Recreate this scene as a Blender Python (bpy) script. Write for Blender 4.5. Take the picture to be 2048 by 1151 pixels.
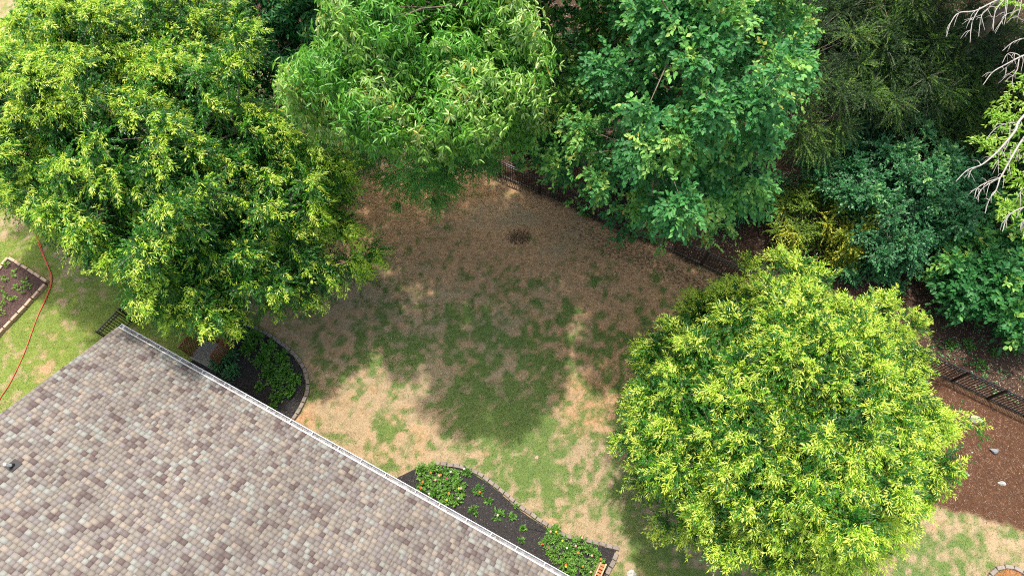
import bpy, math, numpy as np
from math import radians, sin, cos, pi
S = bpy.context.scene
for o in list(bpy.data.objects): bpy.data.objects.remove(o)
C = S.collection
rng = np.random.default_rng(11)

# ------------------------------------------------------------------ camera
H, FPX, TILT = 26.0, 1365.0, radians(23.5)
cam = bpy.data.objects.new('camera', bpy.data.cameras.new('camera'))
C.objects.link(cam); S.camera = cam
cam.location = (0, 0, H); cam.rotation_euler = (TILT, 0, 0)
cam.data.sensor_width = 36; cam.data.lens = 36*FPX/2048
cam.data.clip_start = 0.1; cam.data.clip_end = 2000

# ------------------------------------------------------------------ sky, sun, exposure
SUN_TO = np.array([-0.10, 0.36, 1.0]); SUN_TO /= np.linalg.norm(SUN_TO)     # towards the sun
SUN_EL = math.asin(SUN_TO[2]); SUN_AZ = math.atan2(SUN_TO[0], SUN_TO[1])
w = bpy.data.worlds.new("World"); S.world = w; w.use_nodes = True
nt = w.node_tree; bg = nt.nodes['Background']
sky = nt.nodes.new('ShaderNodeTexSky'); sky.sky_type = 'NISHITA'; sky.sun_disc = False
sky.air_density = 1.7; sky.dust_density = 4.6; sky.sun_elevation = SUN_EL; sky.sun_rotation = SUN_AZ
wb = nt.nodes.new('ShaderNodeMix'); wb.data_type = 'RGBA'; wb.blend_type = 'MULTIPLY'; wb.inputs[0].default_value = 1.0
wb.inputs[7].default_value = (1.0, 1.0, .92, 1)      # the photograph's warm white balance
nt.links.new(sky.outputs[0], wb.inputs[6]); nt.links.new(wb.outputs[2], bg.inputs[0]); bg.inputs[1].default_value = 0.15
sl = bpy.data.lights.new('sun', 'SUN'); sl.energy = 2.45; sl.angle = radians(1.2); sl.color = (1, .955, .88)
so = bpy.data.objects.new('sun', sl); C.objects.link(so)
from mathutils import Vector
so.rotation_euler = Vector(SUN_TO.tolist()).to_track_quat('Z', 'Y').to_euler()
so.location = (0, 10, 60)
S.view_settings.view_transform = 'Standard'; S.view_settings.look = 'None'
S.view_settings.gamma = 1; S.view_settings.exposure = 1.12
S.cycles.use_denoising = False; S.cycles.filter_width = 1.1
S.cycles.max_bounces = 6; S.cycles.diffuse_bounces = 4; S.cycles.glossy_bounces = 2
S.cycles.transmission_bounces = 3; S.cycles.transparent_max_bounces = 4

# ------------------------------------------------------------------ helpers
def P(px, py, z=0.0):
    """point of the place at height z on the line of sight through a pixel of the 2048 px photograph"""
    u, v = px-1024, py-575.5
    D = FPX*cos(TILT)+v*sin(TILT); F = FPX*sin(TILT)-v*cos(TILT)
    return np.array([(H-z)*u/D, (H-z)*F/D, z])
def proj(p):
    d = H-p[..., 2]; zc = d*cos(TILT)+p[..., 1]*sin(TILT)
    return 1024+p[..., 0]/zc*FPX, 575.5+(d*sin(TILT)-p[..., 1]*cos(TILT))/zc*FPX
def tag(o, label=None, cat=None, group=None, kind=None):
    if label: o['label'] = label
    if cat: o['category'] = cat
    if group: o['group'] = group
    if kind: o['kind'] = kind
    return o
def empty(name, loc=(0, 0, 0), rz=0.0):
    o = bpy.data.objects.new(name, None); C.objects.link(o); o.location = [float(q) for q in loc]
    o.rotation_euler = (0, 0, rz); o.empty_display_size = .2
    return o
def link(name, me, m, parent=None):
    o = bpy.data.objects.new(name, me); C.objects.link(o)
    if m is not None and not me.materials: me.materials.append(m)
    if parent is not None: o.parent = parent
    return o
def qmesh(name, V, Fq, mats=None, face=None, col=None, smooth=False):
    """numpy mesh: V (n,3); Fq (m,3 or 4); face: float per face -> 'tint'; col: rgb per face -> 'paint'"""
    me = bpy.data.meshes.new(name)
    V = np.ascontiguousarray(V, dtype=np.float32); Fq = np.ascontiguousarray(Fq, dtype=np.int32)
    k = Fq.shape[1]
    me.vertices.add(len(V)); me.vertices.foreach_set('co', V.ravel())
    me.loops.add(Fq.size); me.loops.foreach_set('vertex_index', Fq.ravel())
    me.polygons.add(len(Fq)); me.polygons.foreach_set('loop_start', np.arange(0, Fq.size, k, dtype=np.int32))
    if smooth: me.polygons.foreach_set('use_smooth', np.ones(len(Fq), dtype=bool))
    if face is not None:
        a = me.attributes.new('tint', 'FLOAT', 'FACE'); a.data.foreach_set('value', np.asarray(face, dtype=np.float32))
    if col is not None:
        a = me.attributes.new('paint', 'FLOAT_COLOR', 'FACE')
        cc = np.ones((len(Fq), 4), dtype=np.float32); cc[:, :3] = col; a.data.foreach_set('color', cc.ravel())
    me.update(calc_edges=True)
    return me
class MB:
    """collects boxes, tubes and fans; build() links them as ONE mesh"""
    def __init__(s): s.v = []; s.f = []
    def add(s, vs, fs):
        b = len(s.v); s.v += [tuple(float(q) for q in x) for x in vs]; s.f += [tuple(b+i for i in f) for f in fs]
    def box(s, c, sz, ax=(1, 0, 0), up=(0, 0, 1), bev=0.0):
        c = np.array(c, float); ax = np.array(ax, float); ax /= np.linalg.norm(ax); up = np.array(up, float)
        ay = np.cross(up, ax); ay /= np.linalg.norm(ay); az = np.cross(ax, ay)
        h = np.array(sz)/2.0; vs = []
        if bev <= 0:
            for k in (-1, 1):
                for i, j in ((-1, -1), (1, -1), (1, 1), (-1, 1)): vs.append(c+ax*h[0]*i+ay*h[1]*j+az*h[2]*k)
            s.add(vs, [(3, 2, 1, 0), (4, 5, 6, 7), (0, 1, 5, 4), (1, 2, 6, 5), (2, 3, 7, 6), (3, 0, 4, 7)])
        else:
            for kz, inset in ((-1, 0), (1-2*bev/sz[2], 0), (1, bev)):
                for i, j in ((-1, -1), (1, -1), (1, 1), (-1, 1)):
                    vs.append(c+ax*(h[0]-inset)*i+ay*(h[1]-inset)*j+az*h[2]*kz)
            f = [(3, 2, 1, 0), (8, 9, 10, 11)]
            for q in (0, 4):
                for i in range(4): f.append((q+i, q+(i+1) % 4, q+4+(i+1) % 4, q+4+i))
            s.add(vs, f)
    def tube(s, pts, r, n=6, r2=None, cap=True):
        pts = [np.array(p, float) for p in pts]; m = len(pts)
        rs = r if hasattr(r, '__len__') else [r+((r2 if r2 is not None else r)-r)*i/(m-1) for i in range(m)]
        vs = []; ref = np.array([.31, .17, .93])
        for i, p in enumerate(pts):
            t = pts[min(i+1, m-1)]-pts[max(i-1, 0)]; t = t/(np.linalg.norm(t)+1e-9)
            a = np.cross(t, ref); a /= np.linalg.norm(a)+1e-9; b = np.cross(t, a)
            for k in range(n): q = 2*pi*k/n; vs.append(p+rs[i]*(a*cos(q)+b*sin(q)))
        f = [(i*n+k, i*n+(k+1) % n, (i+1)*n+(k+1) % n, (i+1)*n+k) for i in range(m-1) for k in range(n)]
        if cap: f += [tuple(range(n-1, -1, -1)), tuple(range((m-1)*n, m*n))]
        s.add(vs, f)
    def build(s, name, m, parent=None, smooth=False):
        me = bpy.data.meshes.new(name); me.from_pydata(s.v, [], s.f); me.update()
        if smooth:
            me.polygons.foreach_set('use_smooth', np.ones(len(me.polygons), dtype=bool))
        return link(name, me, m, parent)
def curve(pts, n=8):
    """Catmull-Rom through points"""
    p = [np.array(q, float) for q in pts]; p = [2*p[0]-p[1]]+p+[2*p[-1]-p[-2]]; out = []
    for i in range(1, len(p)-2):
        for k in range(n):
            t = k/n; out.append(.5*((2*p[i])+(-p[i-1]+p[i+1])*t+(2*p[i-1]-5*p[i]+4*p[i+1]-p[i+2])*t*t+(-p[i-1]+3*p[i]-3*p[i+1]+p[i+2])*t**3))
    out.append(p[-2]); return out
_tab = np.random.default_rng(5).random((256, 256))
def vnoise(x, y, sc, seed=0):
    x = x/sc+seed*17.3+500; y = y/sc+seed*9.1+500
    xi = np.floor(x).astype(int); yi = np.floor(y).astype(int); fx = x-xi; fy = y-yi
    fx = fx*fx*(3-2*fx); fy = fy*fy*(3-2*fy)
    g = lambda a, b: _tab[a % 256, b % 256]
    return (g(xi, yi)*(1-fx)+g(xi+1, yi)*fx)*(1-fy)+(g(xi, yi+1)*(1-fx)+g(xi+1, yi+1)*fx)*fy
def fbm(x, y, sc, seed=0, o=4):
    s = 0; a = 1; t = 0
    for k in range(o): s = s+a*vnoise(x, y, sc/2**k, seed+k); t += a; a *= .55
    return s/t
def inpoly(x, y, poly):
    r = np.zeros(np.shape(x), bool); n = len(poly)
    for i in range(n):
        x1, y1 = poly[i]; x2, y2 = poly[(i+1) % n]
        if y1 == y2: continue
        c = ((y1 > y) != (y2 > y)) & (x < (x2-x1)*(y-y1)/(y2-y1)+x1)
        r ^= c
    return r
def unit(a): return a/(np.linalg.norm(a, axis=-1, keepdims=True)+1e-9)
def srgb(*c):
    return tuple(((q/255)/12.92 if q/255 <= .04045 else ((q/255+.055)/1.055)**2.4) for q in c)

# ------------------------------------------------------------------ materials
def newmat(name):
    m = bpy.data.materials.new(name); m.use_nodes = True; nt = m.node_tree
    return m, nt, nt.nodes['Principled BSDF'], nt.nodes['Material Output']
def node(nt, t, **k):
    n = nt.nodes.new(t)
    for a, b in k.items(): setattr(n, a, b)
    return n
def ramp(nt, fac, stops, interp='LINEAR'):
    r = node(nt, 'ShaderNodeValToRGB'); r.color_ramp.interpolation = interp; e = r.color_ramp.elements
    while len(e) < len(stops): e.new(.5)
    for q, (p, c) in zip(e, stops): q.position = p; q.color = (*c[:3], 1)
    nt.links.new(fac, r.inputs[0]); return r.outputs[0]
def noise_n(nt, scale, detail=4, rough=.6):
    co = node(nt, 'ShaderNodeNewGeometry'); n = node(nt, 'ShaderNodeTexNoise'); n.inputs['Scale'].default_value = scale
    n.inputs['Detail'].default_value = detail; n.inputs['Roughness'].default_value = rough
    nt.links.new(co.outputs['Position'], n.inputs['Vector']); return n.outputs[0]
def mixc(nt, fac, a, b, mode='MIX'):
    m = node(nt, 'ShaderNodeMix', data_type='RGBA', blend_type=mode)
    for i, q in ((0, fac), (6, a), (7, b)):
        if hasattr(q, 'links'): nt.links.new(q, m.inputs[i])
        else: m.inputs[i].default_value = q if i == 0 else (*q[:3], 1)
    return m.outputs[2]
def plain(name, base, rough=.6, var=.25, scale=6, metal=0.0, spec=.4, bump=0.0, bscale=40):
    m, nt, b, o = newmat(name)
    c1 = tuple(q*(1-var) for q in base); c2 = tuple(min(1, q*(1+var)) for q in base)
    nt.links.new(ramp(nt, noise_n(nt, scale), [(.3, c1), (.7, c2)]), b.inputs['Base Color'])
    b.inputs['Roughness'].default_value = rough; b.inputs['Metallic'].default_value = metal
    b.inputs['Specular IOR Level'].default_value = spec
    if bump:
        bp = node(nt, 'ShaderNodeBump'); bp.inputs['Strength'].default_value = bump; bp.inputs['Distance'].default_value = .01
        nt.links.new(noise_n(nt, bscale), bp.inputs['Height']); nt.links.new(bp.outputs[0], b.inputs['Normal'])
    return m
def leafmat(name, stops, rough=.42, trans=.35, spec=.5):
    m, nt, b, o = newmat(name)
    at = node(nt, 'ShaderNodeAttribute', attribute_name='tint')
    col = ramp(nt, at.outputs['Fac'], stops)
    nt.links.new(col, b.inputs['Base Color']); b.inputs['Roughness'].default_value = rough
    b.inputs['Specular IOR Level'].default_value = spec
    tr = node(nt, 'ShaderNodeBsdfTranslucent')
    nt.links.new(mixc(nt, .6, col, (.9, 1.0, .25), 'MULTIPLY'), tr.inputs[0])
    mx = node(nt, 'ShaderNodeMixShader'); mx.inputs[0].default_value = trans
    nt.links.new(b.outputs[0], mx.inputs[1]); nt.links.new(tr.outputs[0], mx.inputs[2])
    nt.links.new(mx.outputs[0], o.inputs[0]); return m
def paintmat(name, rough=.8, spec=.25, grain=.2, gscale=90, bump=0.0):
    m, nt, b, o = newmat(name)
    at = node(nt, 'ShaderNodeAttribute', attribute_name='paint')
    g = ramp(nt, noise_n(nt, gscale, 3, .8), [(.3, (1-grain,)*3), (.7, (1+grain*.6,)*3)])
    nt.links.new(mixc(nt, 1.0, at.outputs['Color'], g, 'MULTIPLY'), b.inputs['Base Color'])
    b.inputs['Roughness'].default_value = rough; b.inputs['Specular IOR Level'].default_value = spec
    if bump:
        bp = node(nt, 'ShaderNodeBump'); bp.inputs['Strength'].default_value = bump; bp.inputs['Distance'].default_value = .006
        nt.links.new(noise_n(nt, gscale), bp.inputs['Height']); nt.links.new(bp.outputs[0], b.inputs['Normal'])
    return m
M = dict(
    willow=leafmat('willow_oak_leaf', [(0, (.012, .06, .010)), (.35, (.03, .16, .014)), (.6, (.12, .36, .02)), (.85, (.39, .60, .03)), (1, (.68, .76, .12))], .4, .36),
    green=leafmat('green_oak_leaf', [(0, (.03, .11, .025)), (.5, (.09, .31, .05)), (.85, (.20, .46, .06)), (1, (.45, .56, .18))], .42, .35),
    hickory=leafmat('hickory_leaf', [(0, (.025, .12, .016)), (.45, (.10, .33, .03)), (.8, (.28, .50, .08)), (.96, (.55, .66, .30)), (1, (.5, .42, .06))], .36, .36, .6),
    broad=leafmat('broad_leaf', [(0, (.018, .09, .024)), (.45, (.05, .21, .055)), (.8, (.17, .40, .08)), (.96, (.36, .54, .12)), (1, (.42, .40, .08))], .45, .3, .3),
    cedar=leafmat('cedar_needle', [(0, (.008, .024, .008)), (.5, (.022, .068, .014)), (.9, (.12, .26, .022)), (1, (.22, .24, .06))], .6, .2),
    shrub=leafmat('shrub_leaf', [(0, (.02, .08, .03)), (.5, (.055, .22, .075)), (.85, (.15, .38, .12)), (1, (.30, .52, .15))], .45, .25),
    yshrub=leafmat('yellow_shrub_leaf', [(0, (.04, .10, .012)), (.5, (.15, .27, .02)), (1, (.60, .56, .05))], .5, .3),
    bright=leafmat('bright_leaf', [(0, (.10, .24, .02)), (.5, (.22, .42, .035)), (1, (.45, .58, .10))], .42, .4),
    bed=leafmat('bed_plant_leaf', [(0, (.03, .12, .015)), (.5, (.08, .24, .025)), (1, (.22, .40, .07))], .42, .35),
    grassb=leafmat('grass_blade', [(0, (.035, .11, .03)), (.3, (.10, .22, .045)), (.47, (.28, .38, .05)), (.6, (.36, .37, .10)), (.68, (.26, .19, .11)), (1, (.43, .345, .225))], .6, .25, .25),
    bark=plain('bark', (.16, .12, .09), .9, .4, 9, bump=.6),
    twig=plain('twig', (.30, .25, .20), .8, .3, 9),
    pale=plain('bleached_bark', (.33, .30, .28), .75, .25, 14),
    iron=plain('black_iron', (.012, .012, .014), .4, .3, 9, spec=.5),
    white=plain('white_aluminium', (.55, .55, .57), .45, .05, 5),
    fascia=plain('white_trim', (.7, .7, .68), .6, .06, 5),
    dirtyg=plain('gutter_inside', (.17, .17, .18), .6, .45, 8),
    siding=plain('tan_siding', (.42, .36, .28), .8, .12, 3),
    rubber=plain('black_rubber', (.015, .015, .017), .5, .3, 20),
    pvc=plain('white_pipe', (.75, .75, .74), .5, .05, 8),
    wood=plain('orange_wood', (.45, .13, .045), .6, .35, 8),
    darkwood=plain('brown_wood', (.22, .085, .035), .7, .35, 8),
    palewood=plain('pale_wood', (.55, .36, .22), .7, .2, 8),
    hose=plain('orange_red_rubber', (.55, .085, .045), .45, .15, 4),
    stone=plain('grey_stone', (.19, .20, .21), .8, .35, 7, bump=.5, bscale=20),
    palestone=plain('pale_stone', (.33, .325, .30), .85, .4, 12, bump=.5, bscale=20),
    concrete=plain('concrete', (.27, .26, .245), .85, .15, 5),
    block=plain('edging_block', (.22, .185, .16), .9, .22, 3.3, bump=.5, bscale=60),
    tanblock=plain('tan_block', (.42, .29, .21), .9, .2, 3.1, bump=.5, bscale=60),
    mulch=plain('black_mulch', (.022, .020, .021), .9, .6, 30, bump=1.0, bscale=45),
    soil=plain('brown_soil', (.07, .038, .032), .95, .5, 20, bump=1.0, bscale=30),
    chips=paintmat('mulch_chip'), litter=paintmat('dead_leaf', .7, .3),
    shingle=paintmat('shingle', .95, .12, .14, 120, .08), petal=paintmat('petal', .6, .3, .1, 30),
)

# ------------------------------------------------------------------ ground sheet
FENCE = [P(700, 205), P(1000, 352), P(1325, 494), P(1902, 762), P(2048, 832), P(2300, 951)]
def fence_side(px, py):
    """> 0 on the wood's side of the back fence, in photograph pixels of the ground"""
    xs = [0, 700, 1000, 1325, 1902, 2048, 2300]; ys = [-110, 205, 352, 494, 762, 832, 951]
    return np.interp(px, xs, ys)-py
def blobs(px, py, L, base):
    v = np.full(px.shape, float(base))
    for (x, y, rx, ry, val) in L:
        k = np.exp(-(((px-x)/rx)**2+((py-y)/ry)**2)); v = v*(1-k)+val*k
    return v
GREEN = [(120, 650, 330, 300, .98), (130, 520, 60, 50, .38), (85, 730, 25, 60, .45), (120, 600, 30, 60, .6), (10, 440, 50, 50, .45), (20, 760, 25, 60, .5), (60, 800, 60, 40, .85),
         (1080, 430, 420, 120, .0), (880, 590, 90, 70, .42), (1120, 560, 200, 60, .08), (700, 670, 90, 70, .42), (560, 640, 60, 50, .12), (640, 600, 60, 30, .05),
         (790, 640, 60, 60, .40), (860, 720, 90, 60, .55), (990, 690, 100, 60, .52), (1110, 690, 110, 80, .48), (1230, 700, 90, 90, .36), (1050, 760, 140, 60, .66),
         (930, 820, 80, 60, .72), (1020, 860, 90, 90, .97), (1090, 900, 70, 70, .92), (1120, 960, 50, 50, .7), (1220, 1005, 60, 45, .72), (1150, 1020, 60, 30, .35),
         (770, 860, 35, 50, .72), (790, 915, 60, 30, .62), (720, 800, 40, 40, .3), (650, 770, 60, 50, .42), (640, 850, 60, 50, .12), (700, 870, 50, 50, .06), (840, 760, 40, 40, .3),
         (880, 905, 80, 22, .12), (850, 870, 30, 50, .12), (1180, 900, 50, 60, .3), (1180, 1065, 80, 30, .15), (1260, 1060, 60, 70, .5), (1320, 1120, 90, 60, .75), (1500, 1120, 160, 80, .5),
         (1840, 1110, 160, 70, .62), (1990, 1090, 40, 40, .2), (1600, 900, 250, 200, .3), (820, 695, 30, 25, .62), (600, 860, 30, 40, .1)]
SOIL = [(1080, 440, 460, 150, .85), (1040, 470, 42, 26, 1.25), (1000, 500, 70, 30, 1.1), (960, 430, 80, 40, .5), (1130, 500, 90, 26, .35), (1340, 580, 120, 60, .75), (1250, 520, 130, 40, .95), (1180, 620, 200, 70, .8),
        (560, 640, 80, 50, .45), (640, 640, 60, 90, .4), (700, 850, 120, 90, .18), (880, 900, 120, 40, .3), (860, 660, 90, 80, .45), (1000, 640, 140, 60, .42), (1250, 720, 140, 120, .72), (850, 770, 60, 60, .1), (600, 830, 40, 50, .6), (1180, 1060, 90, 30, .3), (780, 420, 120, 60, .85),
        (1200, 830, 60, 40, .6), (1150, 960, 120, 60, .05), (130, 600, 250, 250, .35), (1030, 430, 30, 14, .1), (1040, 440, 60, 20, .3)]
def ground_attr(px, py, wx, wy):
    G = blobs(px, py, GREEN, .3); So = blobs(px, py, SOIL, .3)
    fs = fence_side(px, py)+20*(fbm(wx, wy, 1.2, 3)-.5)
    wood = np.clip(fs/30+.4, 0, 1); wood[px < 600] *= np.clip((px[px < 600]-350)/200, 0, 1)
    edge = np.interp(px, [1200, 1700, 1860, 1940, 2048, 2300], [700, 900, 1012, 1030, 1064, 1150])+60*(fbm(wx, wy, .9, 9)-.5)
    red = np.clip((edge-py)/8+.5, 0, 1)*np.clip((px-1720)/80, 0, 1)*(1-wood)
    lit = np.clip(wood+.45*np.exp(-((fs+40)/45)**2)*np.clip((px-1000)/220, 0, 1)*(1-red), 0, 1)
    G = G*(1-wood)*(1-red)+wood*blobs(px, py, [(1930, 700, 60, 50, .55), (1980, 740, 60, 25, .5), (1850, 620, 30, 30, .1)], .05)
    G = np.where(G > .03, G+.8*(fbm(wx, wy, 1.3, 21, 5)-.5)+1.8*(fbm(wx, wy, .24, 33, 4)-.5), G)
    G = np.clip((G-.46)*1.35+.5, 0, 1)
    So = So+.55*(fbm(wx, wy, 1.6, 41, 5)-.5)
    return G, So, wood, red, lit
fx = np.arange(-28, 28.01, .1); fy = np.arange(-3, 29.01, .1)
ext = np.array([32, 40, 55, 80, 130, 250, 600.])
gx = np.concatenate([-ext[::-1], fx, ext]); gy = np.concatenate([-ext[::-1]+10, fy, ext+5])
X, Y = np.meshgrid(gx, gy); nx, ny = len(gx), len(gy)
Zg = .05*(fbm(X, Y, 3.0, 1)-.5)+.03*(fbm(X, Y, .5, 2)-.5); Zg[(abs(X) > 30)] = 0
Z0 = Zg.copy()
def ground_z(x, y):
    return .05*(fbm(x, y, 3.0, 1)-.5)+.03*(fbm(x, y, .5, 2)-.5)
pxg, pyg = proj(np.stack([X, Y, 0*X], -1)); bad = (Y < -3.5) | (abs(X) > 40); pxg[bad] = 1024; pyg[bad] = 3000
G, So_, Wd, Rd, Li = ground_attr(pxg.ravel(), pyg.ravel(), X.ravel(), Y.ravel())
idx = (np.arange(ny-1)[:, None]*nx+np.arange(nx-1)[None, :]).ravel()
me = qmesh('ground', np.stack([X, Y, Zg], -1).reshape(-1, 3), np.stack([idx, idx+1, idx+1+nx, idx+nx], -1), smooth=True)
for nm, v in (('green', G), ('soil', So_), ('wood', Wd), ('red', Rd), ('lit', Li), ('left', np.clip((560-pxg.ravel())/260, 0, 1))):
    a = me.attributes.new(nm, 'FLOAT', 'POINT'); a.data.foreach_set('value', v.astype(np.float32))
m, nt, b, o = newmat('ground')
def attr(n): return node(nt, 'ShaderNodeAttribute', attribute_name=n).outputs['Fac']
def mth(op, a, b2, clamp=False):
    q = node(nt, 'ShaderNodeMath', operation=op, use_clamp=clamp)
    for i, z in enumerate((a, b2)):
        if hasattr(z, 'links'): nt.links.new(z, q.inputs[i])
        else: q.inputs[i].default_value = z
    return q.outputs[0]
def thr(a, nz, gain, off=0):   # smooth threshold of attribute against a noise
    return mth('ADD', mth('MULTIPLY', mth('ADD', mth('SUBTRACT', a, nz), off), gain), .5, True)
n1 = noise_n(nt, 1.6, 6, .65); n2 = noise_n(nt, 9, 5, .7); n3 = noise_n(nt, 45, 4, .75); n4 = noise_n(nt, 3.2, 8, .72)
straw = ramp(nt, n3, [(.3, (.20, .14, .08)), (.5, (.31, .23, .14)), (.72, (.41, .325, .21))])
dirt = ramp(nt, n2, [(.25, (.23, .12, .06)), (.5, (.40, .235, .125)), (.75, (.54, .36, .22))])
dirt = mixc(nt, .35, dirt, ramp(nt, n3, [(.3, (.5, .48, .46)), (.7, (1.3, 1.25, 1.2))]), 'MULTIPLY')
grass = ramp(nt, n3, [(.3, (.035, .075, .015)), (.5, (.085, .15, .03)), (.7, (.17, .24, .06))])
col = mixc(nt, thr(attr('soil'), n1, 2.2, 0), straw, dirt)
grass = mixc(nt, attr('left'), grass, ramp(nt, n3, [(.3, (.05, .09, .012)), (.5, (.12, .19, .022)), (.7, (.26, .31, .06))]))
col = mixc(nt, mth('MULTIPLY', thr(attr('green'), n3, 1.5, .0), .88), col, grass)
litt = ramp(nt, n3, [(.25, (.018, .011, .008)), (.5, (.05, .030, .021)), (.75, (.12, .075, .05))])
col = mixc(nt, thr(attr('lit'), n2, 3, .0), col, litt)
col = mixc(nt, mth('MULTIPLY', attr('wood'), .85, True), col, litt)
redc = ramp(nt, n3, [(.25, (.04, .016, .009)), (.5, (.09, .040, .021)), (.75, (.16, .085, .048))])
col = mixc(nt, attr('red'), col, redc)
mot = ramp(nt, noise_n(nt, 3.5, 7, .7), [(.3, (.68, .66, .64)), (.5, (1, 1, 1)), (.7, (1.18, 1.18, 1.18))])
col = mixc(nt, .85, col, mot, 'MULTIPLY')
nt.links.new(col, b.inputs['Base Color']); b.inputs['Roughness'].default_value = .95; b.inputs['Specular IOR Level'].default_value = .15
bp = node(nt, 'ShaderNodeBump'); bp.inputs['Strength'].default_value = .5; bp.inputs['Distance'].default_value = .02
nt.links.new(mth('ADD', n3, mth('MULTIPLY', n2, 1.5)), bp.inputs['Height']); nt.links.new(bp.outputs[0], b.inputs['Normal'])
tag(link('ground', me, m), kind='structure')

# ------------------------------------------------------------------ scattered ground cover
def scatter(n, xr=(-22, 21), yr=(-1, 22)):
    x = rng.uniform(*xr, n); y = rng.uniform(*yr, n)
    px, py = proj(np.stack([x, y, 0*x], -1)); return x, y, px, py
# house footprint in world
zE = 3.0
E0 = P(245, 648, zE); E1 = P(1140, 1151, zE); ev = unit(E1-E0); qv = np.array([-abs(ev[1]), -ev[0], 0.0]); qv = unit(qv)   # along eave / up the roof
if abs(qv @ ev) > .01: qv = unit(np.array([ev[1], -ev[0], 0]))
def house_w(x, y): return (x-E0[0])*qv[0]+(y-E0[1])*qv[1]
def house_u(x, y): return (x-E0[0])*ev[0]+(y-E0[1])*ev[1]
def in_house(x, y, pad=.0): return (house_w(x, y) > .35-pad) & (house_u(x, y) > .25-pad)
def strip(x, y, z, ln, wd, az, tilt, roll=0):
    """thin quads lying about: returns verts"""
    d = np.stack([np.cos(az)*np.cos(tilt), np.sin(az)*np.cos(tilt), np.sin(tilt)], -1)
    s = np.stack([-np.sin(az), np.cos(az), 0*az+roll], -1); s = unit(s)
    p = np.stack([x, y, z], -1); L = ln[:, None]; W = wd[:, None]/2
    return p, d, s, L, W
def build_strips(name, x, y, z, ln, wd, az, tilt, mat, face=None, col=None, tri=False, roll=0):
    p, d, s, L, W = strip(x, y, z, ln, wd, az, tilt, roll); n = len(x)
    if tri:
        V = np.stack([p-s*W, p+s*W, p+d*L], 1).reshape(-1, 3); F = np.arange(3*n).reshape(-1, 3)
    else:
        V = np.stack([p-s*W*.8, p+d*L*.45-s*W, p+d*L, p+d*L*.55+s*W], 1).reshape(-1, 3); F = np.arange(4*n).reshape(-1, 4)
    return link(name, qmesh(name, V, F, face=face, col=col), mat)
BED_R = [(700, 1000), (835, 935), (875, 929), (915, 936), (950, 949), (980, 969), (1005, 989), (1030, 1012), (1060, 1034), (1095, 1056), (1130, 1076), (1165, 1084), (1200, 1092), (1232, 1100), (1222, 1130), (1205, 1165), (1190, 1230), (900, 1300)]
BED_L = [(360, 740), (430, 690), (470, 650), (482, 648), (520, 663), (558, 688), (587, 713), (604, 737), (611, 765), (608, 790), (596, 814), (585, 832), (560, 860), (380, 840)]
BOX = [(20, 518), (96, 566), (-30, 695), (-120, 640)]
def in_beds(px, py): return inpoly(px, py, BED_R) | inpoly(px, py, BED_L) | inpoly(px, py, BOX)
x, y, px, py = scatter(900000); g, so2, wd_, rd_, li_ = ground_attr(px, py, x, y)
k = (rng.random(len(x)) < np.clip(g*1.25+np.clip(.45-so2, 0, 1)*1.5, .01, 1)) & (wd_ < .3) & (rd_ < .4) & ~in_house(x, y) & ~in_beds(px, py) & (px > -60) & (px < 2110) & (py < 1200)
k &= ~((rng.random(len(x)) < .85) & (so2 > .6) & (g < .15))
x, y, px, py, g = (q[k] for q in (x, y, px, py, g)); n = len(x)
bt_n = .22*(fbm(x, y, .45, 71, 4)-.5)
isg = rng.random(n) < np.clip(g**1.25*1.15-.03, 0.015, .93)
lawnL = np.clip((520-px)/250, 0, 1)
ti = np.where(isg, np.clip(rng.normal(.17, .12, n)+(.20+.5*(fbm(x, y, .5, 91, 4)-.5))*lawnL, 0, .6), np.clip(rng.normal(.8, .09, n), .64, 1))
ti = np.where(isg, np.clip(ti+bt_n, 0, .6), np.clip(ti+1.2*bt_n, .62, 1))
build_strips('grass', x, y, ground_z(x, y)-.004, rng.uniform(.04, .085, n), rng.uniform(.007, .015, n), rng.uniform(0, 2*pi, n), rng.uniform(.1, .9, n), M['grassb'], face=ti, tri=True)
tag(bpy.data.objects['grass'], 'patchy short lawn grass, green tufts among dry straw', 'grass', kind='stuff')
# leaf litter of the wood and the debris along the fence
x, y, px, py = scatter(220000, (-6, 26), (1, 27)); g, so2, wd_, rd_, li_ = ground_attr(px, py, x, y)
k = (rng.random(len(x)) < (wd_*.75+.3*li_*(1-wd_))) & (px < 2110) & (py > -30) & (rd_ < .5); x, y, wd2 = x[k], y[k], wd_[k]; n = len(x)
pal = np.array([(.085, .05, .033), (.15, .09, .06), (.05, .03, .02), (.24, .16, .11), (.36, .28, .21), (.17, .08, .045)])
cc = pal[rng.choice(6, n, p=[.26, .25, .15, .18, .08, .08])]*rng.uniform(.7, 1.25, (n, 1))
build_strips('dead_leaves', x, y, ground_z(x, y)+rng.uniform(.0, .03, n), rng.uniform(.04, .10, n), rng.uniform(.025, .05, n), rng.uniform(0, 2*pi, n), rng.uniform(-.1, .5, n), M['litter'], col=cc, roll=rng.uniform(-.5, .5, n))
tag(bpy.data.objects['dead_leaves'], 'brown dead leaves littering the ground beyond the black fence', 'leaf litter', kind='stuff')
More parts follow.
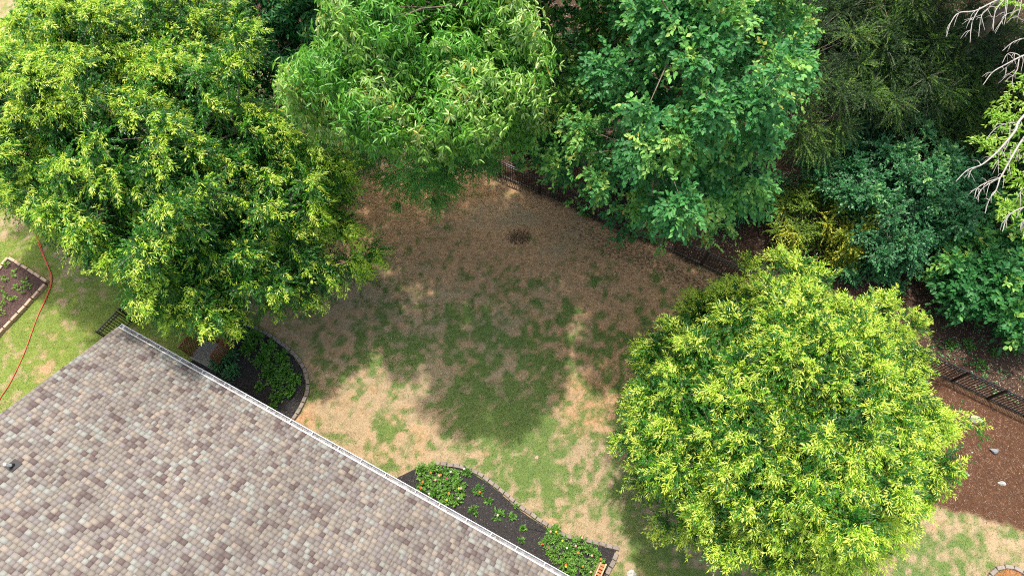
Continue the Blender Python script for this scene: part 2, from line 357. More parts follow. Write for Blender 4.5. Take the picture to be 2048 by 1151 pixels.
# pine straw in the red mulched corner
x, y, px, py = scatter(130000, (11, 21), (-1, 9)); g, so2, wd_, rd_, li_ = ground_attr(px, py, x, y)
k = (rd_ > rng.random(len(x))); x, y = x[k], y[k]; n = len(x)
pal = np.array([(.11, .047, .025), (.19, .095, .052), (.07, .03, .018), (.50, .36, .25)])
cc = pal[rng.choice(4, n, p=[.42, .26, .24, .08])]*rng.uniform(.7, 1.2, (n, 1))*(.55+.9*fbm(x, y, .7, 61, 4))[:, None]
build_strips('pine_straw', x, y, ground_z(x, y)+rng.uniform(.0, .03, n), rng.uniform(.08, .18, n), rng.uniform(.003, .007, n), rng.uniform(0, 2*pi, n), rng.uniform(-.05, .2, n), M['litter'], col=cc)
tag(bpy.data.objects['pine_straw'], 'rusty red pine straw covering the corner inside the fence', 'pine straw', kind='stuff')
# dark crumbs, twigs and pale bits on the bare dirt
x, y, px, py = scatter(26000, (-6, 12), (8, 19)); g, so2, wd_, rd_, li_ = ground_attr(px, py, x, y)
k = (wd_ < .3) & (py > 330) & (py < 700) & (rng.random(len(x)) < (.10+.8*li_)); x, y = x[k], y[k]; n = len(x)
pal = np.array([(.07, .04, .025), (.14, .08, .05), (.55, .48, .38), (.24, .13, .07)])
cc = pal[rng.choice(4, n, p=[.4, .35, .06, .19])]
build_strips('twig_crumbs', x, y, ground_z(x, y)+.006, rng.uniform(.02, .08, n), rng.uniform(.008, .03, n), rng.uniform(0, 2*pi, n), rng.uniform(-.05, .3, n), M['litter'], col=cc)
tag(bpy.data.objects['twig_crumbs'], 'dark crumbs of bark and twig strewn on the bare dirt', 'debris', kind='stuff')

x, y, px, py = scatter(9000, (-21, 21), (0, 19)); g, so2, wd_, rd_, li_ = ground_attr(px, py, x, y)
k = (wd_ < .3) & ~in_house(x, y) & ~in_beds(px, py) & (rng.random(len(x)) < .15+.5*(fbm(x, y, 1.5, 81) > .55)); x, y = x[k], y[k]; n = len(x)
pal = np.array([(.10, .06, .035), (.20, .12, .06), (.42, .33, .2), (.26, .2, .07), (.05, .04, .03)])
build_strips('fallen_leaves', x, y, ground_z(x, y)+.02, rng.uniform(.03, .08, n), rng.uniform(.012, .03, n), rng.uniform(0, 2*pi, n), rng.uniform(-.05, .3, n), M['litter'], col=pal[rng.integers(0, 5, n)])
tag(bpy.data.objects['fallen_leaves'], 'small fallen leaves and thatch scattered over the lawn', 'fallen leaves', kind='stuff')

# ------------------------------------------------------------------ house
house = tag(empty('house', (*E0[:2], 0), math.atan2(ev[1], ev[0])), 'single storey house with mottled brown and grey shingle roof and white gutter', 'house')
SL = .4525; kz = math.sqrt(1+SL*SL); RW = 9.2; EL = 23.0; G0 = .14      # slope, ridge distance, eave length, gutter width
# house frame: x along the eave, y = -w (down the page), z up.  local frame is right handed with y pointing off the eave
hy = np.array([-ev[1], ev[0], 0]); sgn = 1 if hy @ qv > 0 else -1       # +y local is hy; w runs along sgn*y
def HL(u, wv, z): return np.stack(np.broadcast_arrays(np.asarray(u, float), sgn*np.asarray(wv, float), np.asarray(z, float)), -1)
def roof_tabs(w0, w1, flip):
    V = []; F = []; cols = []
    PAL = np.array([srgb(133, 122, 113), srgb(137, 127, 118), srgb(129, 119, 112), srgb(134, 124, 120), srgb(147, 144, 136), srgb(150, 136, 123), srgb(106, 91, 87), srgb(116, 104, 99), srgb(141, 131, 120)])
    pr = [.14, .13, .13, .12, .13, .11, .09, .08, .07]
    rows = int((w1-w0)*kz/.155); U = []; 
    for r in range(rows):
        u = -.04-rng.random()*.3
        while u < EL:
            wd = rng.choice([.09, .14, .17, .20, .26], p=[.08, .27, .32, .23, .10])
            U.append((max(u, -.04), min(u+wd, EL), r, rng.random() < .5)); u += wd
    A = np.array([(a, b_, r, hi) for a, b_, r, hi in U if b_ > a+.01]); n = len(A)
    r = A[:, 2]; wa = w0+r*.155/kz; wb = wa+.161/kz
    hh = .008+.0035*A[:, 3]+rng.uniform(0, .0006, n)
    off = rng.uniform(-.006, .006, n)
    def pt(u, wv, h):
        z = zE+SL*wv+h
        if flip: return HL(u, 2*RW-wv, z)
        return HL(u, wv, z)
    wa = wa-.004+off*.3
    gap = 0.0
    tops = [pt(A[:, 0]+gap, wa, hh), pt(A[:, 1]-gap, wa, hh), pt(A[:, 1]-gap, wb, hh-.0075), pt(A[:, 0]+gap, wb, hh-.0075)]
    bots = [pt(A[:, 0]+gap, wa, hh*0), pt(A[:, 1]-gap, wa, hh*0), pt(A[:, 1]-gap, wb, hh*0-.002), pt(A[:, 0]+gap, wb, hh*0-.002)]
    V = np.stack(tops+bots, 1).reshape(-1, 3); b0 = np.arange(n)*8
    F = np.concatenate([np.stack([b0+i for i in q], -1) for q in ((0, 1, 2, 3), (4, 5, 1, 0), (5, 6, 2, 1), (7, 4, 0, 3), (6, 7, 3, 2))])
    PAL = PAL*.80*np.array([.97, 1, 1.05])
    us = (A[:, 0]+A[:, 1])/2; streak = .86+.28*fbm(us*1.0, r*.143*.35+(50 if flip else 0), 1.6, 3, 4)
    base = PAL[rng.choice(len(PAL), n, p=pr)]*rng.uniform(.93, 1.07, (n, 1))*streak[:, None]
    cols = np.tile(base, (5, 1)); cols[n:2*n] *= .6
    return V, F, cols
va, fa, ca = roof_tabs(G0+.035, RW, False); vb, fb, cb = roof_tabs(G0+.035, RW, True)
roof = link('roof', qmesh('roof', np.concatenate([va, vb]), np.concatenate([fa, fb+len(va)]), col=np.concatenate([ca, cb])), M['shingle'], house)
u_ = MB()     # underlay and ridge
for w0, w1 in ((G0-.01, RW), (2*RW-G0+.01, RW)):
    z0 = zE+SL*min(w0, 2*RW-w0)-.006; z1 = zE+SL*RW-.006
    vs = [HL(-.03, w0, z0), HL(EL, w0, z0), HL(EL, w1, z1), HL(-.03, w1, z1)]; vs += [v-np.array([0, 0, .03]) for v in vs]
    u_.add(vs, [(0, 1, 2, 3), (7, 6, 5, 4), (0, 4, 5, 1), (1, 5, 6, 2), (2, 6, 7, 3), (3, 7, 4, 0)])
u_.build('roof_deck', M['rubber'], house)
rc = MB()
for i in range(90): rc.box(HL(i*.256+.12, RW, zE+SL*RW+.03), (.25, .3, .012), bev=.004)
rc.build('ridge_cap', M['concrete'], roof)
# walls
wl = MB(); W0, W1, ze = .45, 2*RW-.45, zE-.12
vs = [HL(.35, W0, -.1), HL(EL-.35, W0, -.1), HL(EL-.35, W1, -.1), HL(.35, W1, -.1), HL(.35, W0, ze+.1), HL(EL-.35, W0, ze+.1), HL(EL-.35, W1, ze+.1), HL(.35, W1, ze+.1), HL(.35, RW, ze+SL*(RW-.3)), HL(EL-.35, RW, ze+SL*(RW-.3))]
wl.add(vs, [(0, 1, 5, 4), (1, 2, 6, 9, 5), (2, 3, 7, 6), (3, 0, 4, 8, 7)]); wl.build('wall', M['siding'], house)
fa_ = MB(); fa_.box(HL(EL/2, G0-.005, zE-.09), (EL, .022, .17)); fa_.box(HL(EL/2, G0+.16, zE-.165), (EL, .3, .015)); fa_.build('fascia', M['fascia'], house)
rk = MB()
for s_ in (0, 1):
    p0 = HL(-.025, G0, zE+SL*G0-.1); p1 = HL(-.025, RW, zE+SL*RW-.1)
    if s_: p0 = HL(-.025, 2*RW-G0, zE+SL*G0-.1)
    rk.box((p0+p1)/2, (np.linalg.norm(p1-p0), .03, .14), ax=p1-p0, up=(0, 0, 1))
rk.build('rake_board', M['fascia'], house)
# gutter: lip, trough and hangers
gt = MB(); gp = [(G0-.008, 0.0), (G0-.008, -.10), (.02, -.10), (.005, -.03), (-.004, .012), (.016, .014), (.018, -.02), (.030, -.09), (G0-.02, -.092), (G0-.02, 0.0)]
vs = [HL(-.02, a, zE+b_) for a, b_ in gp]+[HL(EL, a, zE+b_) for a, b_ in gp]; n = len(gp)
gt.add(vs, [(i, (i+1) % n, (i+1) % n+n, i+n) for i in range(n)]); gt.box(HL(-.025, G0/2, zE-.045), (.012, G0, .11))
gut = gt.build('gutter', M['white'], house)
de = MB(); de.box(HL(EL/2-.01, G0+.010, zE+.012+SL*G0), (EL, .040, .004), up=(0, -sgn*SL, 1)); de.build('drip_edge', M['white'], house)
tr = MB(); tr.box(HL(EL/2, G0/2+.01, zE-.085), (EL-.1, G0-.05, .006)); tr.build('gutter_sediment', M['dirtyg'], gut)
for uu in (.12, .75, 1.75, 2.7, 3.65, 4.6, 5.5, 6.4, 7.35, 8.25, 9.3, 10.2, 11.15, 12.3, 13.2, 14.2, 15.1, 16.0, 17.0, 18.0):
    hg = MB(); hg.box(HL(uu, G0/2, zE+.004), (.022, G0-.01, .006)); hg.build('gutter_hanger', M['white'], gut)
gd = MB()
for i in range(260):
    uu = rng.uniform(0, 16); a_ = rng.uniform(0, pi)
    if rng.random() > .25+.75*(fbm(np.array([uu]), np.array([3.]), 1.2, 4)[0] > .5): continue
    gd.box(HL(uu, G0/2+rng.uniform(-.03, .035), zE-.072+rng.uniform(0, .02)), (rng.uniform(.02, .07), rng.uniform(.01, .025), .004), ax=(cos(a_), sin(a_), .2))
tag(gd.build('gutter_leaves', M['bark'], gut), kind='stuff')
# plumbing vent
def rooflocal(px, py, h=0.0):
    for _ in range(20):
        pass
    lo, hi = zE, zE+SL*RW
    for _ in range(40):
        z = (lo+hi)/2; p = P(px, py, z); wv = house_w(p[0], p[1])
        if zE+SL*wv+h > z: lo = z
        else: hi = z
    return house_u(p[0], p[1]), wv, z
uv, wv, zv = rooflocal(28, 930); vp = MB(); nrm = unit(np.array([0, -sgn*SL, 1.0]))
vp.box(HL(uv, wv, zv+.026), (.30, .34, .008), up=nrm); vl = vp.build('vent_flashing', M['rubber'], roof)
bt = MB(); bt.tube([HL(uv-.02, wv+.03, zv+.02), HL(uv-.02, wv+.03, zv+.10)], .085, 14, r2=.055); bt.build('vent_boot', M['rubber'], roof)
vv = MB(); vv.tube([HL(uv-.02, wv+.03, zv+.05), HL(uv-.02, wv+.03, zv+.36), HL(uv-.02, wv+.03, zv+.362), HL(uv-.02, wv+.03, zv+.30)], [.043, .043, .030, .030], 16); vv.build('vent_pipe', M['pvc'], roof)

# ------------------------------------------------------------------ metal fences
def fence_run(root, pts, h=1.22, seg=1.83, names=('panel', 'post'), spikes=True):
    tot = 0
    for a, b_ in zip(pts[:-1], pts[1:]):
        a = np.array(a[:2]); b_ = np.array(b_[:2]); L = np.linalg.norm(b_-a); n = max(1, round(L/seg)); d = (b_-a)/L
        for i in range(n):
            p0 = a+d*L*i/n; p1 = a+d*L*(i+1)/n; mb = MB(); ln = np.linalg.norm(p1-p0); mid = (p0+p1)/2; dd = (*d, 0)
            for z, tk_ in ((.11, .055), (h-.20, .042), (h-.04, .042)): mb.box((*mid, z), (ln-.05, tk_-.004, tk_), ax=dd)
            m = max(2, int(ln/.112))
            for k_ in range(m):
                q = p0+(p1-p0)*(k_+.5)/m; mb.box((*q, h/2+.02), (.024, .024, h-.06), ax=dd)
            o_ = mb.build(names[0], M['iron'], root)
            pb = MB(); pb.box((*p0, h/2), (.075, .075, h+.04), ax=dd); pb.box((*p0, h+.035), (.09, .09, .03), ax=dd, bev=.012); pb.build(names[1], M['iron'], root)
    pb = MB(); pb.box((*pts[-1][:2], h/2), (.055, .055, h+.04), ax=dd); pb.build(names[1], M['iron'], root)
bf = tag(empty('metal_fence'), 'long black metal picket fence between the yard and the wood', 'fence')
fence_run(bf, FENCE)
sf0, sf1 = P(192, 663, 1.22), P(250, 605, 1.22); dgate = unit(sf1-sf0)
gA = sf0*1.0; gB = sf0+dgate*1.02; gC = sf0+dgate*1.14; gD = sf0+dgate*3.4
gate = tag(empty('metal_gate'), 'black metal gate beside the roof corner, open picket bars over grass', 'gate')
gp_ = MB(); ln = 1.0; mid = (gA+gB)/2
for z in (.12, 1.02, 1.20): gp_.box((*mid[:2], z), (ln, .045, .045), ax=dgate)
for k_ in range(9): q = gA+dgate*(.06+k_*.11); gp_.box((*q[:2], .62), (.028, .028, 1.16), ax=dgate)
gp_.build('gate_panel', M['iron'], gate)
for q in (gA, gB):
    s_ = MB(); s_.box((*q[:2], .64), (.05, .05, 1.27), ax=dgate, bev=.006); s_.build('gate_stile', M['iron'], gate)
sf = tag(empty('side_fence'), 'short black picket fence running from the gate under the left tree', 'fence')
fence_run(sf, [gC, gD, gD+dgate*3.6])

# ------------------------------------------------------------------ edging blocks, beds, mulch
def blocks(path, ln, wd, h, mat, name, label, cat, group, z=0.0, gapf=.93):
    pts = [P(a, b_)[:2] for a, b_ in path]
    if len(pts) > 2: pts = [q for q in curve(pts, 8)]
    pts = np.array(pts); d = np.r_[0, np.cumsum(np.linalg.norm(np.diff(pts, axis=0), axis=1))]; n = int(d[-1]/ln); meshes = []
    for i in range(n):
        s0, s1 = d[-1]*i/n, d[-1]*(i+1)/n
        a = np.array([np.interp(s0, d, pts[:, 0]), np.interp(s0, d, pts[:, 1])]); b_ = np.array([np.interp(s1, d, pts[:, 0]), np.interp(s1, d, pts[:, 1])])
        v = b_-a; L = np.linalg.norm(v)*gapf-.008
        mb = MB(); j = rng.uniform(-.012, .012, 3)
        mb.box((0, 0, h/2-.02), (L, wd*rng.uniform(.92, 1.05), h+.04+j[2]), bev=.012)
        o_ = mb.build(name, mat); o_.location = ((a[0]+b_[0])/2+j[0], (a[1]+b_[1])/2+j[1], z); o_.rotation_euler = (rng.uniform(-.03, .03), rng.uniform(-.03, .03), math.atan2(v[1], v[0])+rng.uniform(-.05, .05))
        tag(o_, label, cat, group)
blocks([(474, 643), (522, 661), (562, 686), (591, 711), (609, 736), (616, 765), (613, 791), (601, 817), (586, 838)], .235, .135, .10, M['block'], 'edging_block',
       'brownish paver block in the curved edge round the shaded shrub bed', 'paver block', 'paver blocks curving round the shaded shrub bed')
blocks([(868, 926), (915, 931), (952, 944), (982, 964), (1008, 984), (1034, 1007), (1064, 1029), (1098, 1051), (1133, 1071), (1168, 1079), (1202, 1087), (1238, 1096)], .235, .135, .10, M['block'], 'edging_block',
       'paver block in the wavy upper edge of the flower bed below the lawn', 'paver block', 'paver blocks along the wavy flower bed edge')
blocks([(1234, 1104), (1222, 1130), (1206, 1160), (1190, 1190)], .27, .15, .10, M['block'], 'edging_block', 'paver block in the short straight edge right of the orange trellis', 'paver block', 'paver blocks in the short edge by the trellis')
BZ = .17
for a_, b_, lb in (((-75, 645), (20, 517), 'tan block in the far left side of the raised vegetable bed'), ((22, 517), (97, 565), 'tan block in the upper right side of the raised vegetable bed'), ((94, 570), (-60, 735), 'tan block in the lower side of the raised bed facing the roof')):
    blocks([a_, b_], .36, .12, BZ, M['tanblock'], 'bed_block', lb, 'bed block', lb.replace('tan block in', 'blocks of'))
def bed_sheet(name, poly, z, mat, label=None, cl=None, h=.05):
    c = np.array([P(a, b_)[:2] for a, b_ in poly]); m = c.mean(0); mb = MB(); n = len(c); vs = []
    for r, zz in ((1, z), (.75, z+h*.6), (.4, z+h), (.1, z+h)):
        for q in c: p = m+(q-m)*r; vs.append((*p, zz))
    vs.append((*m, z+h)); f = [(k_*n+i, k_*n+(i+1) % n, (k_+1)*n+(i+1) % n, (k_+1)*n+i) for k_ in range(3) for i in range(n)]+[(3*n+i, 3*n+(i+1) % n, 4*n) for i in range(n)]
    mb.add(vs, f); return tag(mb.build(name, mat, smooth=True), kind='structure')
bed_sheet('garden_bed_mulch', BED_R, .035, M['mulch']); bed_sheet('garden_bed_mulch', BED_L, .035, M['mulch']); bed_sheet('raised_bed_soil', BOX, .09, M['soil'], h=.02)
def chips(poly, n, z, pal, name, label, L=(.02, .07)):
    c = np.array([P(a, b_)[:2] for a, b_ in poly]); x = rng.uniform(c[:, 0].min(), c[:, 0].max(), n); y = rng.uniform(c[:, 1].min(), c[:, 1].max(), n)
    k = inpoly(x, y, c.tolist()) & ~in_house(x, y); x, y = x[k], y[k]; n = len(x); pal = np.array(pal)
    build_strips(name, x, y, z+rng.uniform(0, .03, n), rng.uniform(*L, n), rng.uniform(.008, .022, n), rng.uniform(0, 2*pi, n), rng.uniform(-.1, .4, n), M['chips'], col=pal[rng.integers(0, len(pal), n)]*rng.uniform(.6, 1.3, (n, 1)))
    tag([o for o in C.objects if o.name.startswith(name)][-1], label, 'mulch', kind='stuff')
bk = [(.02, .018, .02), (.055, .05, .055), (.012, .011, .012), (.14, .13, .13), (.05, .04, .03), (.03, .028, .03), (.10, .07, .05)]
chips(BED_R, 34000, .075, bk, 'mulch_chips', 'black shredded mulch in the flower bed by the gutter')
chips(BED_L, 14000, .075, bk, 'shaded_mulch_chips', 'black shredded mulch in the curved shaded bed')
chips(BOX, 9000, .10, [(.07, .035, .03), (.13, .07, .06), (.035, .018, .016), (.2, .12, .10)], 'soil_chips', 'dark reddish brown mulch in the raised vegetable bed')

# ------------------------------------------------------------------ leaves
def leaf_geo(Pp, D, N, L, W, shape='narrow', fold=.25, bend=.12):
    """one folded blade per row; returns verts, quads"""
    D = unit(D); Sd = unit(np.cross(D, N)); Nn = np.cross(Sd, D); L = L[:, None]; W = W[:, None]*.5; n = len(Pp)
    if shape == 'narrow':
        mid = Pp+D*L*.5
        V = np.stack([Pp, mid+Sd*W+Nn*W*fold, Pp+D*L-Nn*L*bend, mid-Sd*W+Nn*W*fold], 1)
        return V.reshape(-1, 3), np.arange(4*n).reshape(-1, 4)
    tip = Pp+D*L-Nn*L*bend; b = 6*np.arange(n)[:, None]
    V = np.stack([Pp, Pp+D*L*.38+Sd*W+Nn*W*fold, Pp+D*L*.72+Sd*W*.72+Nn*(W*fold-L*bend*.45), tip, Pp+D*L*.72-Sd*W*.72+Nn*(W*fold-L*bend*.45), Pp+D*L*.38-Sd*W+Nn*W*fold], 1)
    Q = np.stack([b+np.array([[0, 1, 2, 3]]), b+np.array([[0, 3, 4, 5]])], 1).reshape(-1, 4)
    return V.reshape(-1, 3), Q
def cat(parts):
    V = np.concatenate([p[0] for p in parts]); o = 0; F = []
    for p in parts: F.append(p[1]+o); o += len(p[0])
    return V, np.concatenate(F), np.concatenate([p[2] for p in parts])
def spray(S0, D0, Ls, m, ll, lw, tint, shape='narrow', ang=.95, droop=.35, up=.5, tj=.09, tipyoung=0.0, fold=.25, bend=.12):
    """leafy shoots: m leaves set spirally along each axis"""
    n = len(S0); t = (np.arange(m)+.6)/m; t = t[None, :, None]+rng.uniform(-.3, .3, (n, m, 1))/m
    D0 = unit(D0); Ls = Ls[:, None, None]
    p = S0[:, None]+D0[:, None]*Ls*t; p[..., 2:] -= droop*Ls*t*t
    T = np.repeat(D0[:, None], m, 1); T = T-np.array([0, 0, 1])*droop*2*t; T = unit(T)
    a = unit(np.cross(T, rng.normal(size=(n, m, 3)))); b_ = np.cross(T, a)
    # bias the leaf directions sideways so that shoots read flat from above
    a = unit(a-np.array([0, 0, 1.0])*a[..., 2:]*up)
    th = rng.normal(ang, .22, (n, m, 1)); th = th*(1-.45*t)
    D = T*np.cos(th)+a*np.sin(th)
    N = unit(np.array([0, 0, 1.0])+.6*rng.normal(size=(n, m, 3)))
    L = ll*rng.uniform(.7, 1.15, (n, m))*(1-.25*t[..., 0]); W = lw*rng.uniform(.8, 1.2, (n, m))
    ti = np.clip(tint[:, None]+rng.normal(0, tj, (n, m))+tipyoung*(t[..., 0]-.5), 0, 1)
    V, F = leaf_geo(p.reshape(-1, 3), D.reshape(-1, 3), N.reshape(-1, 3), L.ravel(), W.ravel(), shape, fold, bend)
    ti = ti.ravel()
    if shape != 'narrow': ti = np.repeat(ti, 2)
    return V, F, ti
def umbrella(S0, D0, m, ll, lw, tint, shape='ovate', droop=.5, tj=.07, fold=.3, bend=.3):
    """leaflets spreading from one point and hanging, like an open hand"""
    n = len(S0); th = (np.arange(m)[None]/m*2*pi+rng.uniform(0, 6.28, (n, 1)))+rng.normal(0, .18, (n, m))
    D0 = unit(D0); a = unit(np.cross(D0, [0.3, .2, .9])); b_ = np.cross(D0, a)
    R = a[:, None]*np.cos(th)[..., None]+b_[:, None]*np.sin(th)[..., None]
    D = unit(R+D0[:, None]*.35+np.array([0, 0, -1.0])*rng.uniform(.3, 1.6, (n, m, 1))*droop)
    p = np.repeat(S0[:, None], m, 1)+R*.012
    N = unit(R*.25+np.array([0, 0, 1.0])+.28*rng.normal(size=(n, m, 3)))
    L = ll*rng.uniform(.7, 1.15, (n, m)); W = lw*rng.uniform(.8, 1.2, (n, m)); ti = np.clip(tint[:, None]+rng.normal(0, tj, (n, m)), 0, 1).ravel()
    V, F = leaf_geo(p.reshape(-1, 3), D.reshape(-1, 3), N.reshape(-1, 3), L.ravel(), W.ravel(), shape, fold, bend)
    if shape != 'narrow': ti = np.repeat(ti, 2)
    return V, F, ti
def sph(n, zlo=-.45):
    z = rng.uniform(zlo, 1, n); a = rng.uniform(0, 2*pi, n); r = np.sqrt(1-z*z); return np.stack([r*np.cos(a), r*np.sin(a), z], -1)
CAM = np.array([0, 0, H])
def limbs(root, base, cen, ends, r0, mat=None, name='trunk', twr=.012):
    mb = MB(); base = np.array(base, float); top = np.array([cen[0], cen[1], cen[2]+.3])
    k = [base-np.array([0, 0, .15]), base*.7+top*.3+rng.normal(0, .1, 3), base*.35+top*.65+rng.normal(0, .15, 3), top]
    mb.tube(curve(k, 4), r0, 9, r2=r0*.45)
    mb.tube([base-np.array([0, 0, .1]), base+np.array([0, 0, .25])], r0*1.5, 9, r2=r0*1.02)
    mb.build(name, mat or M['bark'], root, smooth=True)
    lb = MB(); ends = np.array(ends); m = max(4, len(ends)//9); prim = ends[rng.permutation(len(ends))[:m]]
    starts = []
    for e in prim:
        s = base*.45+top*.55+(top-base)*rng.uniform(-.1, .4); mid = (s+e)/2+np.array([0, 0, .35])+rng.normal(0, .15, 3); pe = s+(e-s)*.85
        pts = curve([s, mid, pe], 4); lb.tube(pts, r0*.32, 6, r2=r0*.09); starts += pts[2:]
    st = np.array(starts)
    for e in ends:
        i = np.argmin(np.linalg.norm(st-e, axis=1)); s = st[i]; mid = (s+e)/2+rng.normal(0, .08, 3)+np.array([0, 0, .08]); lb.tube([s, mid, e], r0*.09+.006, 4, r2=twr*.6, cap=False)
    lb.build('limbs', mat or M['bark'], root, smooth=True)
def tree(name, label, cat_, cen, rad, base, mat, style, nsub, nsp, outline=None, zlo=-.45, rsub=.8, base_t=.35, young=.5, yfield=1.5, trunk_r=.2, ll=.1, lw=.018, m=26, Ls=.6, droop=.4, group=None, extra=None, inner=.35, seed=0, jitter=.16, ythr=.5, twigs=.10, cullfar=.5, chains=0, even=.15, ytint=.86, yw=None):
    global rng
    rng = np.random.default_rng(100+seed)
    root = tag(empty(name, base), label, cat_, group); base = np.array(base, float)
    cen = np.array(cen, float); rad = np.array(rad, float)
    d = sph(nsub, zlo); sub = cen+d*rad*(1+rng.normal(0, jitter, (nsub, 1)))*.86; nn = unit(d/rad)
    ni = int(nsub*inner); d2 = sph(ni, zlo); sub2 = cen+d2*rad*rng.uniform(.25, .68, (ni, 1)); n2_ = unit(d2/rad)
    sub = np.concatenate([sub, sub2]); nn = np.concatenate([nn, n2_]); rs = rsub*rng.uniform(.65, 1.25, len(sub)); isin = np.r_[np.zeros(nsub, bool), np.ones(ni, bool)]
    if extra is not None:
        ex = np.array([[*P(a, b_, z)] for a, b_, z, r in extra]); sub = np.concatenate([sub, ex]); rs = np.r_[rs, [e[3] for e in extra]]; nn = np.concatenate([nn, unit(ex-cen+np.array([0, 0, .5]))]); isin = np.r_[isin, np.zeros(len(ex), bool)]
    keep = sub[:, 2] > .3
    if outline is not None:
        sx, sy = proj(sub); zc = (H-sub[:, 2])*cos(TILT)+sub[:, 1]*sin(TILT); rp = rs*FPX/zc*.62
        ok = np.ones(len(sub), bool)
        for a in range(8): ok &= inpoly(sx+rp*cos(a*pi/4), sy+rp*sin(a*pi/4), outline)
        ne = 0 if extra is None else len(extra)
        if ne: ok[-ne:] = True
        keep &= ok
    sub, nn, rs, isin = sub[keep], nn[keep], rs[keep], isin[keep]
    # the side turned from the lens gets fewer shoots but is still clothed
    S0 = []; D0 = []; TI = []; YO = []; CH = []
    for c, nvec, r, ii in zip(sub, nn, rs, isin):
        toc = unit(CAM-c); f = 1.0 if (nvec @ toc) > -.05 else 1-cullfar
        q = int(nsp*f*(r/rsub)**1.6*(.55 if ii else 1)); dd = unit(rng.normal(size=(q, 3))+nvec*.75+np.array([0, 0, .25]))
        s = c+dd*r*rng.uniform(.05, .55, (q, 1)); s[:, 2] -= .12*r
        e = s+dd*r*.5; yf = fbm(e[:, 0]+.7*e[:, 2], e[:, 1]-.4*e[:, 2], yfield, seed+3, 3)
        out = (dd @ nvec)*.5+.5
        yy = (yf > ythr) & (rng.random(q) < young*(.4+.8*out)) & (not ii)
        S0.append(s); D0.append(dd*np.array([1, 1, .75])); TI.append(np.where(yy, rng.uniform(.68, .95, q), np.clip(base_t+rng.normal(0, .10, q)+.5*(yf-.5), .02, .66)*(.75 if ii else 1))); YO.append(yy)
        if style == 'spray' and chains and not ii:
            nc = rng.poisson(chains*1.25*(r/rsub)**2*2.2*np.clip((fbm(c[:1]+.5*c[2], c[1:2]-.4*c[2], 2.2, seed+8, 3)[0]-.36)*4, even, 1))
            if yw is not None: nc = int(nc*yw(*proj(c))+rng.random())
            for _ in range(nc):
                dv = unit(rng.normal(size=3)*.7+nvec*1.1+np.array([0, 0, .5])); ps = c+dv*r*rng.uniform(.55, .95)
                sd_ = unit(np.array([nvec[0], nvec[1], 0])*1.0+rng.normal(size=3)*np.array([.6, .6, .2])+np.array([0, -.25, -.25]))
                for j in range(rng.integers(1, 5 if even > .5 else 6)):
                    CH.append((ps.copy(), unit(sd_+rng.normal(size=3)*.35+np.array([0, 0, .15])), j)); ps = ps+sd_*rng.uniform(.10, .17)+np.array([0, 0, -.012*j])
    S0 = np.concatenate(S0); D0 = np.concatenate(D0); TI = np.concatenate(TI); YO = np.concatenate(YO)
    LL = Ls*rng.uniform(.55, 1.3, len(S0))
    if style == 'spray':
        geo = spray(S0, D0, LL, m, ll, lw, TI, droop=droop, tipyoung=.12)
        if CH:
            n_ = len(CH); cp = np.array([c_[0] for c_ in CH]); cd = np.array([c_[1] for c_ in CH])
            geo = cat([geo, spray(cp, cd, rng.uniform(.14, .30, n_), 9, ll*1.35, lw*.85, np.clip(rng.normal(ytint, .09, n_), .5, 1), droop=.15, up=.85, ang=1.0, tj=.06)])
    elif style == 'broadspray':
        geo = spray(S0, D0, LL, m, ll, lw, TI, shape='ovate', droop=droop, ang=1.1, up=.75, fold=.22, bend=.14, tj=.06)
    elif style == 'umbrella':
        D1 = unit(D0); tips = S0+D1*LL[:, None]; tips[:, 2] -= .15*LL
        g1 = umbrella(tips, D1, m, ll, lw, TI, droop=droop)
        g2 = umbrella(S0+D1*LL[:, None]*.55, unit(D1+rng.normal(0, .4, D1.shape)), max(4, m-2), ll*.9, lw*.9, TI*.92, droop=droop)
        geo = cat([g1, g2])
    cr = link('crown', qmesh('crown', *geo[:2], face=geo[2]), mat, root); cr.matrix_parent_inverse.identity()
    nt_ = rng.random(len(S0)) < twigs
    if nt_.any():
        a = S0[nt_]; b_ = a+unit(D0[nt_])*LL[nt_][:, None]*.95; b_[:, 2] -= droop*.9*LL[nt_]; m_ = (a+b_)/2; m_[:, 2] += droop*.22*LL[nt_]
        sd = unit(np.cross(b_-a, rng.normal(size=a.shape)+np.array([0, 0, 2.])))*.006
        V = np.stack([a-sd, a+sd, m_+sd*.8, m_-sd*.8, b_+sd*.4, b_-sd*.4], 1).reshape(-1, 3); b6 = 6*np.arange(len(a))[:, None]
        tw = link('twigs', qmesh('twigs', V, np.concatenate([b6+np.array([[0, 1, 2, 3]]), b6+np.array([[3, 2, 4, 5]])])), M['twig'], root)
    limbs(root, base, cen, sub, trunk_r)
    off = Vector([-float(q) for q in base])
    for ch in root.children: ch.location = off
    return root, len(geo[1])

